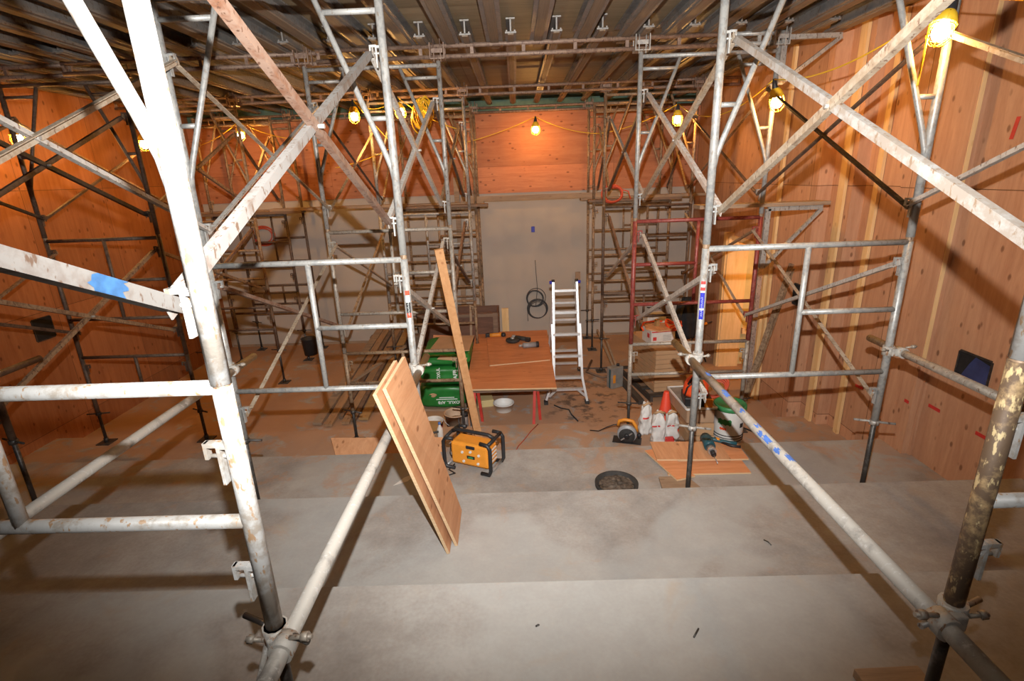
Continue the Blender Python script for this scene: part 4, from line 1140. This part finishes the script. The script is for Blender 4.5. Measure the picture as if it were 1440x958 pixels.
mb.path([o1 + Vector(p) for p in ((-.22, -.05, .08), (-.225, .05, .10), (-.17, .15, .135), (-.05, .19, .135), (.1, .2, .13))], .012, 6)
o = obj('extension_cable', mb, 'hood_orange'); tag(o, 'orange extension cord draped around the printed box', 'cord')

# silver paint thinner can
t = thing('metal_can', 'grey metal can with orange and blue sides on the dusty floor', 'can', P(1.33, 6.92, F4))
R = rotz(.5); c0 = P(1.33, 6.92, F4)
obj('body', Mb().box(c0 + Vector((0, 0, .16)), (.20, .12, .31), R, .008), 'can', t)
obj('side_label', Mb().box(c0 + R @ Vector((-.101, -.01, .15)), (.002, .03, .28), R), 'teal', t)
obj('orange_label', Mb().box(c0 + R @ Vector((-.06, -.0615, .15)), (.045, .002, .12), R), 'yellow', t)
obj('spout', Mb().lathe([(.022, 0), (.022, .03), (.012, .034)], c0 + R @ Vector((.05, 0, .315)), 12), 'black_plastic', t)

# circular saw
t = thing('circular_saw', 'circular saw with a yellow handle on the step before the white bags', 'saw', P(1.12, 5.02, F3))
ra = -.28; R = rotz(ra); o2 = P(1.115, 5.03, F3)
def q(u, v, w): return o2 + R @ Vector((u, v, w))
obj('shoe', Mb().box(q(0, 0, .008), (.30, .15, .006), R), 'black_plastic', t)
obj('blade_guard', Mb().lathe([(.02, -.022), (.098, -.022), (.104, -.012), (.104, .012), (.098, .022), (.02, .022)], q(0, -.035, .105), 28, R @ Matrix.Rotation(math.pi / 2, 3, 'X')), 'grey_plastic', t)
obj('blade', Mb().lathe([(.012, -.004), (.085, -.003), (.085, .003), (.012, .004)], q(0, -.062, .088), 28, R @ Matrix.Rotation(math.pi / 2, 3, 'X')), 'rubber', t)
obj('arbor', Mb().lathe([(.03, -.012), (.03, .012), (.012, .016)], q(0, -.072, .09), 12, R @ Matrix.Rotation(math.pi / 2, 3, 'X')), 'black_plastic', t)
obj('motor', Mb().lathe([(.045, 0), (.05, .02), (.05, .10), (.038, .115)], q(.01, -.01, .105), 18, R @ Matrix.Rotation(-math.pi / 2, 3, 'X')), 'yellow', t)
obj('handle', Mb().path([q(-.10, .03, .16), q(-.09, .03, .215), q(-.03, .03, .235), q(.05, .03, .225), q(.085, .03, .17), q(.10, .03, .11)], .019, 10), 'yellow', t)
obj('front_knob', Mb().lathe([(.012, 0), (.022, .02), (.024, .045), (.012, .06)], q(.125, -.01, .05), 14), 'black_plastic', t)
obj('lever', Mb().beam(q(-.06, -.075, .04), q(.055, -.075, .135), .012, .008, (0, 1, 0)), 'steel', t)
obj('power_lead', Mb().path([q(-.10, .03, .17), q(-.15, .03, .16), q(-.22, .04, .12), q(-.32, .10, .03), q(-.42, .14, .008)], .006, 6), 'black_plastic', t)

# white bags
def bag(x, y, w, h, lab, seed, a=0., red=0):
    t = thing('white_bag', lab, 'bag', P(x, y, F3), 'crumpled white bags on the step')
    rn = random.Random(seed)
    R = rotz(a)
    def f(u, v):
        th = 2 * math.pi * u
        k = 1.0 - .12 * v - .45 * max(0, v - .72) / .28
        if v > .9: k *= .75
        rx = w / 2 * k; ry = w / 2 * .75 * k
        sx = abs(math.cos(th)) ** .6 * (1 if math.cos(th) > 0 else -1); sy = abs(math.sin(th)) ** .6 * (1 if math.sin(th) > 0 else -1)
        n = noise.noise(Vector((sx * 1.8 + seed, sy * 1.8, v * 5))) * .028
        return P(x, y, F3 + .003) + R @ Vector((sx * (rx + n), sy * (ry + n), 0)) + Vector((0, 0, v * h + (noise.noise(Vector((sx * 2, sy * 2, seed))) * .03 if v > .85 else 0)))
    obj('sack', Mb().blob(f, 28, 16), 'white_bag', t)
    def g(u, v):
        p = f(.64 + .12 * u, .54 + .05 * v); c = P(x, y, 0)
        d2 = Vector((p.x - c.x, p.y - c.y, 0)).normalized()
        return p + d2 * .003
    mb = Mb(); vs = [[mb.bm.verts.new(g(i / 6, j / 3)) for i in range(7)] for j in range(4)]
    for j in range(3):
        for i in range(6): mb.bm.faces.new((vs[j][i], vs[j][i + 1], vs[j + 1][i + 1], vs[j + 1][i]))
    obj('red_stripe', mb, 'paper_red', t)
    obj('fold', Mb().path([P(x, y, F3 + h - .02) + R @ Vector((-.05, -.02, 0)), P(x, y, F3 + h + .01) + R @ Vector((0, -.03, 0)), P(x, y, F3 + h - .02) + R @ Vector((.06, 0, 0))], .014, 6), 'carton', t, label='brown crumpled mouth')
bag(1.35, 5.20, .14, .36, 'white paper bag beside the saw, rearmost of the three', 1, .2)
bag(1.435, 4.99, .145, .36, 'middle white paper bag of the three, standing in front', 2, -.2)
bag(1.575, 5.02, .15, .34, 'white paper bag nearest the traffic cone, mouth folded open', 5, .1)
o = obj('red_carton', Mb().box(P(1.52, 4.86, F3 + .06), (.085, .05, .115), rotz(.1), .003), 'paper_red'); tag(o, 'small red carton in front of the white bags', 'carton')
t = thing('traffic_cone', 'orange traffic cone standing behind the white bags', 'cone', P(1.60, 5.33, F3))
obj('base', Mb().box(P(1.60, 5.33, F3 + .015), (.26, .26, .03), None, .008), 'cone', t)
obj('body', Mb().lathe([(.10, .03), (.095, .045), (.030, .425), (.026, .435), (.018, .435)], P(1.60, 5.33, F3), 24), 'cone', t)

# cartons, orange hooded tool case and white bucket on the step
carton_box('shipping_carton', (1.72, 4.82), (.25, .0), (-.0, .40), F3, .14, 'carton', 'lowest brown carton under the orange tool, beside the bucket', 'cartons under the orange tool')
carton_box('shipping_carton', (1.73, 4.83), (.23, .0), (-.0, .40), F3 + .142, .135, 'carton', 'middle brown carton under the orange tool', 'cartons under the orange tool')
carton_box('shipping_carton', (1.68, 4.85), (.28, .0), (-.03, .66), F3 + .279, .14, 'carton_front', 'largest brown carton, directly under the white-edged tray', 'cartons under the orange tool')
t = thing('tray', 'white-edged grey tray on the largest carton, under the orange tool', 'tray', P(1.83, 5.13, F3 + .421))
R = rotz(.05); c0 = P(1.815, 5.15, F3 + .431)
obj('deck', Mb().box(c0, (.30, .58, .018), R), 'can', t)
for a, b, sx, sy in ((0, -.295, .32, .014), (0, .295, .32, .014), (-.157, 0, .014, .58), (.157, 0, .014, .58)):
    obj('rim', Mb().box(c0 + R @ Vector((a, b, .006)), (sx, sy, .02), R), 'white_plastic', t)
t = thing('tool_case', 'orange and black hooded tool case on the white-edged tray', 'tool case', P(1.93, 5.05, F3 + .46))
o3 = P(1.82, 5.02, F3 + .441); R = rotz(-.15)
def q(u, v, w): return o3 + R @ Vector((u, v, w))
obj('base', Mb().box(q(0, 0, .05), (.27, .26, .095), R, .014), 'black_plastic', t)
def dome(u, v):
    th = 2 * math.pi * u; k = math.cos(v * math.pi / 2 * .97)
    return q(-.01 + .13 * k ** .6 * math.cos(th), .125 * k ** .6 * math.sin(th), .095 + .19 * math.sin(v * math.pi / 2))
obj('hood', Mb().blob(dome, 24, 10), 'hood_orange', t)
obj('handle', Mb().path([q(-.10, -.06, .22), q(-.06, -.07, .30), q(.03, -.06, .315), q(.08, -.05, .27)], .013, 8), 'black_plastic', t)
obj('vent_stripe', Mb().path([q(-.125, -.06, .10), q(-.11, -.08, .19), q(-.06, -.085, .25)], .009, 6), 'black_plastic', t)
obj('side_pad', Mb().box(q(.10, -.135, .05), (.08, .03, .09), R, .006), 'yellow', t)
mb = Mb()
for k in range(6):
    mb.path([P(2.03 + .002 * k, 5.06, F3 + .56 + .006 * k) + Vector(((.10 + .012 * (k % 3)) * math.cos(i * math.pi / 10), (.08 + .01 * (k % 2)) * math.sin(i * math.pi / 10) * .6, (.07 + .01 * (k % 3)) * math.sin(i * math.pi / 10 + .5))) for i in range(20)], .008, 6, True)
o = obj('cord_coil', mb, 'cord_orange'); tag(o, 'red cord coil hooked beside the orange tool case', 'cable coil')
t = thing('white_bucket', 'white bucket with green lid and black rings below the aisle tube', 'bucket', P(2.14, 4.58, F3))
bx_, by_ = 2.145, 4.93
obj('shell', Mb().lathe([(.135, 0), (.14, .01), (.155, .41), (.150, .44), (.01, .44)], P(bx_, by_, F3), 32), 'white_plastic', t)
obj('lid', Mb().lathe([(.160, 0), (.164, .012), (.162, .045), (.150, .055), (.145, .042), (.01, .040)], P(bx_, by_, F3 + .41), 32), 'green_lid', t)
for z in (.085, .115, .145): obj('rib', Mb().lathe([(.1405 + z * .04, -.005), (.147 + z * .04, 0), (.1405 + z * .04, .005)], P(bx_, by_, F3 + z), 32, None, False), 'black_plastic', t)
def patch(a0, a1, z0, z1, m, nm, wob=0.):
    mb = Mb(); N = 10; vs = []
    for j in range(5):
        row = []
        for i in range(N + 1):
            a = a0 + (a1 - a0) * i / N; zz = z0 + (z1 - z0) * j / 4 + wob * math.sin(i * 1.9 + j)
            r = .14 + (.015 / .36) * zz + .0022
            row.append(mb.bm.verts.new(P(bx_ + r * math.cos(a), by_ + r * math.sin(a), F3 + zz)))
        vs.append(row)
    for j in range(4):
        for i in range(N): mb.bm.faces.new((vs[j][i], vs[j][i + 1], vs[j + 1][i + 1], vs[j + 1][i]))
    obj(nm, mb, m, t)
patch(3.6, 4.5, .27, .33, 'green_lid', 'green_label', .008)
patch(3.75, 4.2, .21, .235, 'hood_orange', 'orange_label', .006)
patch(5.1, 5.4, .24, .29, 'black_plastic', 'dark_label')
obj('bail', Mb().path([P(bx_ + .165 * math.cos(a), by_ - .165 * abs(math.sin(a)) * .7, F3 + .36 - .10 * math.sin(a)) for a in [i * math.pi / 12 for i in range(13)]], .004, 6), 'steel', t)

# red film bag behind the loose plywood
def f(u, v):
    th = 2 * math.pi * u; k = math.sin(max(.04, v) * math.pi * .96) ** .6
    n = 1 + .25 * noise.noise(Vector((math.cos(th) * 3, math.sin(th) * 3, v * 4)))
    return P(1.66, 4.60, F3 + .002) + Vector((.145 * k * n * math.cos(th), .09 * k * n * math.sin(th), .15 * v + .012 * math.sin(5 * th) * v))
o = obj('plastic_bag', Mb().blob(f, 30, 12), 'red_bag'); tag(o, 'crumpled reddish plastic bag under the bucket-side cartons', 'bag')

# loose plywood pieces on the step
def ply(x, y, w, d, z, a, lab, m='ply_loose'):
    R = rotz(a); c = P(x, y, z)
    sheet('plywood_offcut', [c + R @ Vector((sx * w / 2, sy * d / 2, 0)) for sx, sy in ((-1, -1), (1, -1), (1, 1), (-1, 1))], .014, [m, 'ply_edge'], lab, 'board', 'plywood offcuts on the step')
ply(1.53, 3.93, .68, .32, F2 + .016, -.01, 'lowest long plywood offcut on the step, under the others')
ply(1.235, 3.93, .17, .50, F2 + .032, .30, 'narrow plywood offcut angled towards the round tub')
ply(1.62, 4.11, .62, .30, F2 + .032, -.02, 'plywood offcut whose end reaches the shadow of the aisle tube')
ply(1.46, 4.10, .62, .31, F2 + .048, -.05, 'topmost plywood offcut, carrying the teal drill', 'ply_board')
# scrap board under the leg
sheet('scrap_board', [P(1.08, 3.54, F2 + .018), P(1.40, 3.54, F2 + .018), P(1.33, 3.74, F2 + .018), P(1.10, 3.74, F2 + .018)], .016, ['plank_grey', 'plank_grey'], 'dusty scrap board on the step at the foot of the second-row leg', 'board')

# teal drill
t = thing('power_drill', 'teal hammer drill lying on the topmost plywood offcut', 'drill', P(1.62, 4.1, F2 + .05))
o4 = P(1.64, 4.12, F2 + .10)
obj('body', Mb().path([o4 + Vector(p) for p in ((.0, .10, .0), (0, .05, .01), (-.01, -.02, .005), (-.012, -.06, -.005))], .048, 14), 'teal', t)
obj('gear_head', Mb().path([o4 + Vector(p) for p in ((-.012, -.06, -.005), (-.014, -.11, -.01), (-.015, -.13, -.012))], .036, 14), 'steel', t)
obj('chuck', Mb().path([o4 + Vector(p) for p in ((-.015, -.13, -.012), (-.017, -.17, -.02))], .022, 12), 'black_plastic', t)
obj('bit', Mb().tube(o4 + Vector((-.017, -.17, -.02)), o4 + Vector((-.02, -.27, -.042)), .005, 8), 'steel', t)
obj('handle', Mb().path([o4 + Vector(p) for p in ((.03, .10, -.005), (.10, .09, -.022), (.20, .05, -.030), (.26, .03, -.030))], .019, 10), 'teal', t)
obj('side_grip', Mb().path([o4 + Vector(p) for p in ((.12, .09, -.03), (.20, .0, -.032), (.27, -.03, -.03))], .013, 8), 'black_plastic', t)
obj('trigger_band', Mb().tube(o4 + Vector((.095, .10, -.02)), o4 + Vector((.125, .085, -.024)), .023, 10), 'yellow', t)

# round black tub on the step
t = thing('rubber_tub', 'round black rubber tub of debris at the edge of the step', 'tub', P(.73, 3.63, F2))
obj('shell', Mb().lathe([(.15, .0), (.17, .03), (.172, .055), (.160, .058), (.150, .03), (.005, .018)], P(.73, 3.62, F2), 36), 'rubber', t)
def f(u, v):
    th = 2 * math.pi * u
    return P(.73, 3.62, F2 + .02) + Vector((.14 * (1 - v) * math.cos(th), .14 * (1 - v) * math.sin(th), .012 + .02 * v + .018 * noise.noise(Vector((6 * (1 - v) * math.cos(th), 6 * (1 - v) * math.sin(th), 2)))))
o = obj('debris', Mb().blob(lambda u, v: f(u, min(v, .98)), 30, 12), 'dust', t)
o['kind'] = 'stuff'

# cords on the floor
def fcord(pts, m, label, r=.006):
    o = obj('floor_cable', Mb().path([P(*p) for p in pts], r, 6), m); tag(o, label, 'cord')
fcord([(.17, 5.47, F3 + .006), (.08, 5.30, F3 + .006), (.0, 5.1, F3 + .006), (-.06, 4.98, F3 + .006), (-.12, 4.75, F3 + .006), (-.20, 4.5, F3 + .006)], 'cord_red', 'thin red cord lying on the step below the table leg', .005)
fcord([(.42, 6.35, F4 + .006), (.50, 6.25, F4 + .006), (.60, 6.2, F4 + .006), (.62, 6.05, F4 + .006), (.68, 5.86, F4 + .006)], 'black_plastic', 'short black cable on the floor between ladder feet', .009)
fcord([(1.15, 8.0, F4 + .02), (1.0, 7.5, F4 + .02), (1.2, 7.25, F4 + .02), (1.35, 7.3, F4 + .02)], 'old_wood', 'bent dark strip on the floor beyond the ladder', .018)
fcord([(.95, 7.68, F4 + .012), (1.25, 7.66, F4 + .012), (1.5, 7.7, F4 + .012)], 'cable_grey', 'straight dark cable on the floor beyond the ladder', .009)
fcord([(2.42, 5.62, F4 + .01), (2.6, 5.6, F4 + .01), (2.78, 5.62, F4 + .01)], 'black_plastic', 'short black cable on the floor near the doorway wall', .009)
fcord([(2.40, 5.30, F3 + .01), (2.52, 5.12, F3 + .01), (2.66, 5.02, F3 + .01)], 'black_plastic', 'short black cable on the step beside the white bucket', .009)
for k, (x, y, z, a, ln, lab, m) in enumerate(((.64, 1.57, F0, .9, .05, 'bent nail lying on the nearest step', 'jack'), (1.38, 2.50, F1, 2.0, .05, 'curved wire scrap on the second step', 'jack'), (-.42, 2.18, F1, .55, .055, 'thin orange wood splinter on the second step', 'ply_loose'), (.03, 1.62, F0, .3, .015, 'bolt stub on the nearest step', 'jack'))):
    d2 = Vector((math.cos(a), math.sin(a), 0)) * ln / 2
    o = obj('floor_scrap', Mb().path([P(x, y, z + .005) - d2, P(x, y, z + .007) + Vector((.004, .004, 0)), P(x, y, z + .005) + d2], .0035, 6), m); tag(o, lab, 'scrap')
# wood block by the first-row leg
o = obj('wood_block', Mb().box(P(1.235, 1.335, F0 + .018), (.225, .10, .035), rotz(.03), .003), 'plank_grey'); tag(o, 'rough timber block on the nearest step by the rusty cream leg', 'block')

# dark tools and jacket by the doorway, behind the cartons
t = thing('jacket', 'black jacket hanging behind the maroon frame', 'jacket', P(2.33, 7.42, -2.35))
def f(u, v):
    th = 2 * math.pi * u; w = .13 + .03 * math.sin(v * 3) ; s = 1 if v < .85 else .6
    return P(2.45, 7.40, -2.40 + .62 * v) + Vector((w * s * math.cos(th) + .012 * math.sin(9 * th), (.06 * s) * math.sin(th) + .012 * math.cos(7 * th + v * 4), 0))
obj('cloth', Mb().blob(f, 30, 12), 'black_cloth', t)
obj('sleeve', Mb().path([P(2.36, 7.36, -1.86), P(2.31, 7.34, -2.05), P(2.33, 7.33, -2.28)], .045, 10), 'black_cloth', t)
t = thing('tool_stand', 'small dark tripod stand holding a drill near the doorway', 'stand', P(2.70, 7.7, F4))
hub = P(2.72, 7.72, -2.42)
for k in range(3):
    a = k * 2.094 + .4
    obj('leg', Mb().tube(hub, Vector((2.72 + .24 * math.cos(a), 7.72 + .24 * math.sin(a), .004)), .011, 8), 'black_plastic', t)
obj('hub', Mb().lathe([(.03, -.03), (.035, .01), (.02, .03)], hub, 12), 'black_plastic', t)
t = thing('cordless_drill', 'orange and black cordless drill resting on the tripod stand', 'drill', P(2.72, 7.72, -2.38))
obj('body', Mb().path([P(2.58, 7.70, -2.36), P(2.70, 7.71, -2.33), P(2.80, 7.72, -2.30)], .034, 10), 'carton', t)
obj('chuck', Mb().path([P(2.80, 7.72, -2.30), P(2.88, 7.73, -2.28)], .02, 10), 'yellow', t)
obj('bit', Mb().tube(P(2.88, 7.73, -2.28), P(2.96, 7.735, -2.262), .008, 8), 'black_plastic', t)
obj('grip', Mb().path([P(2.64, 7.70, -2.36), P(2.62, 7.70, -2.42), P(2.60, 7.70, -2.46)], .022, 8), 'black_plastic', t)
t = thing('tool_bench', 'low dark bench loaded with tools behind the printed box', 'bench', P(2.28, 7.85, F4))
obj('top', Mb().box(P(2.20, 7.95, -2.32), (.55, .36, .03)), 'plank_grey', t)
for sx in (-1, 1):
    for sy in (-1, 1): obj('leg', Mb().box(P(2.20 + sx * .24, 7.95 + sy * .15, (F4 - 2.34) / 2), (.04, .04, -2.34 - F4)), 'old_wood', t)
o = obj('tool_chest', Mb().box(P(2.12, 7.92, -2.22), (.30, .22, .16), rotz(.1), .012), 'paper'); tag(o, 'pale tool chest on the low dark bench', 'chest')
o = obj('black_case', Mb().box(P(2.24, 7.80, -2.80), (.34, .24, .28), rotz(-.1), .015), 'black_plastic'); tag(o, 'black case on the floor under the low bench', 'case')

# leaning rusty angle beside the right wall and the tan prop behind the red frame
o = obj('steel_prop', Mb().angle(P(2.52, 5.62, F4 + .03), P(3.05, 5.80, -1.05), .06, .006, (0, -1, 0)), 'brown'); tag(o, 'brown steel prop leaning on the plywood wall by the doorway', 'prop')
for k, (x0, y0, x1, y1, lab) in enumerate(((1.43, 7.28, 1.28, 8.3, 'tan stick lying against the far jacks by the metal can'), (1.46, 7.10, 1.36, 8.2, 'second tan stick against the far jacks'))):
    o = obj('timber_stick', Mb().beam(P(x0, y0, F4 + .02), P(x1, y1, -2.50), .03, .025), 'plank_grey'); tag(o, lab, 'stick')

# ------------------------------------------------------------------ light
w = bpy.data.worlds.new('World'); bpy.context.scene.world = w; w.use_nodes = True
w.node_tree.nodes['Background'].inputs[0].default_value = (.9, .55, .35, 1); w.node_tree.nodes['Background'].inputs[1].default_value = .004

cam_pitch, cam_roll, cam_yaw = math.radians(17.64), math.radians(2.17), math.radians(-1.0)
fwd = Vector((math.sin(cam_yaw) * math.cos(cam_pitch), math.cos(cam_yaw) * math.cos(cam_pitch), -math.sin(cam_pitch)))
right = Vector((math.cos(cam_yaw), -math.sin(cam_yaw), 0)); down = fwd.cross(right)
cr, sr = math.cos(cam_roll), math.sin(cam_roll)
cx = cr * right + sr * down; cy = -(-sr * right + cr * down)
cam = bpy.data.cameras.new('camera'); co = bpy.data.objects.new('camera', cam); C.objects.link(co)
rot = Matrix((cx, cy, -fwd)).transposed()
co.matrix_world = Matrix.Translation((0, 0, ZC)) @ rot.to_4x4()
cam.sensor_width = 36; cam.sensor_fit = 'HORIZONTAL'; cam.lens = 36 * 730 / 1440; cam.clip_start = .05
bpy.context.scene.camera = co

# the camera's own flash, in the hot shoe above the lens
fl = bpy.data.lights.new('camera_flash', 'SPOT'); fo = bpy.data.objects.new('camera_flash', fl); C.objects.link(fo)
fo.matrix_world = Matrix.Translation(Vector((0, 0, ZC)) + cy * .30 - fwd * .03) @ (rot @ Matrix.Rotation(math.radians(15), 3, 'X')).to_4x4()
fl.energy = 1270; fl.color = (1., .985, .96); fl.spot_size = math.radians(123); fl.spot_blend = 1.; fl.shadow_soft_size = .016

# lamp in the room behind the doorway
lp = work_light(3.75, 6.75, -1.35, 'lit caged bulb in the alcove beyond the doorway')

sc = bpy.context.scene
sc.view_settings.view_transform = 'Standard'; sc.view_settings.look = 'None'; sc.view_settings.gamma = 1; sc.view_settings.exposure = 0
sc.view_settings.use_curve_mapping = False
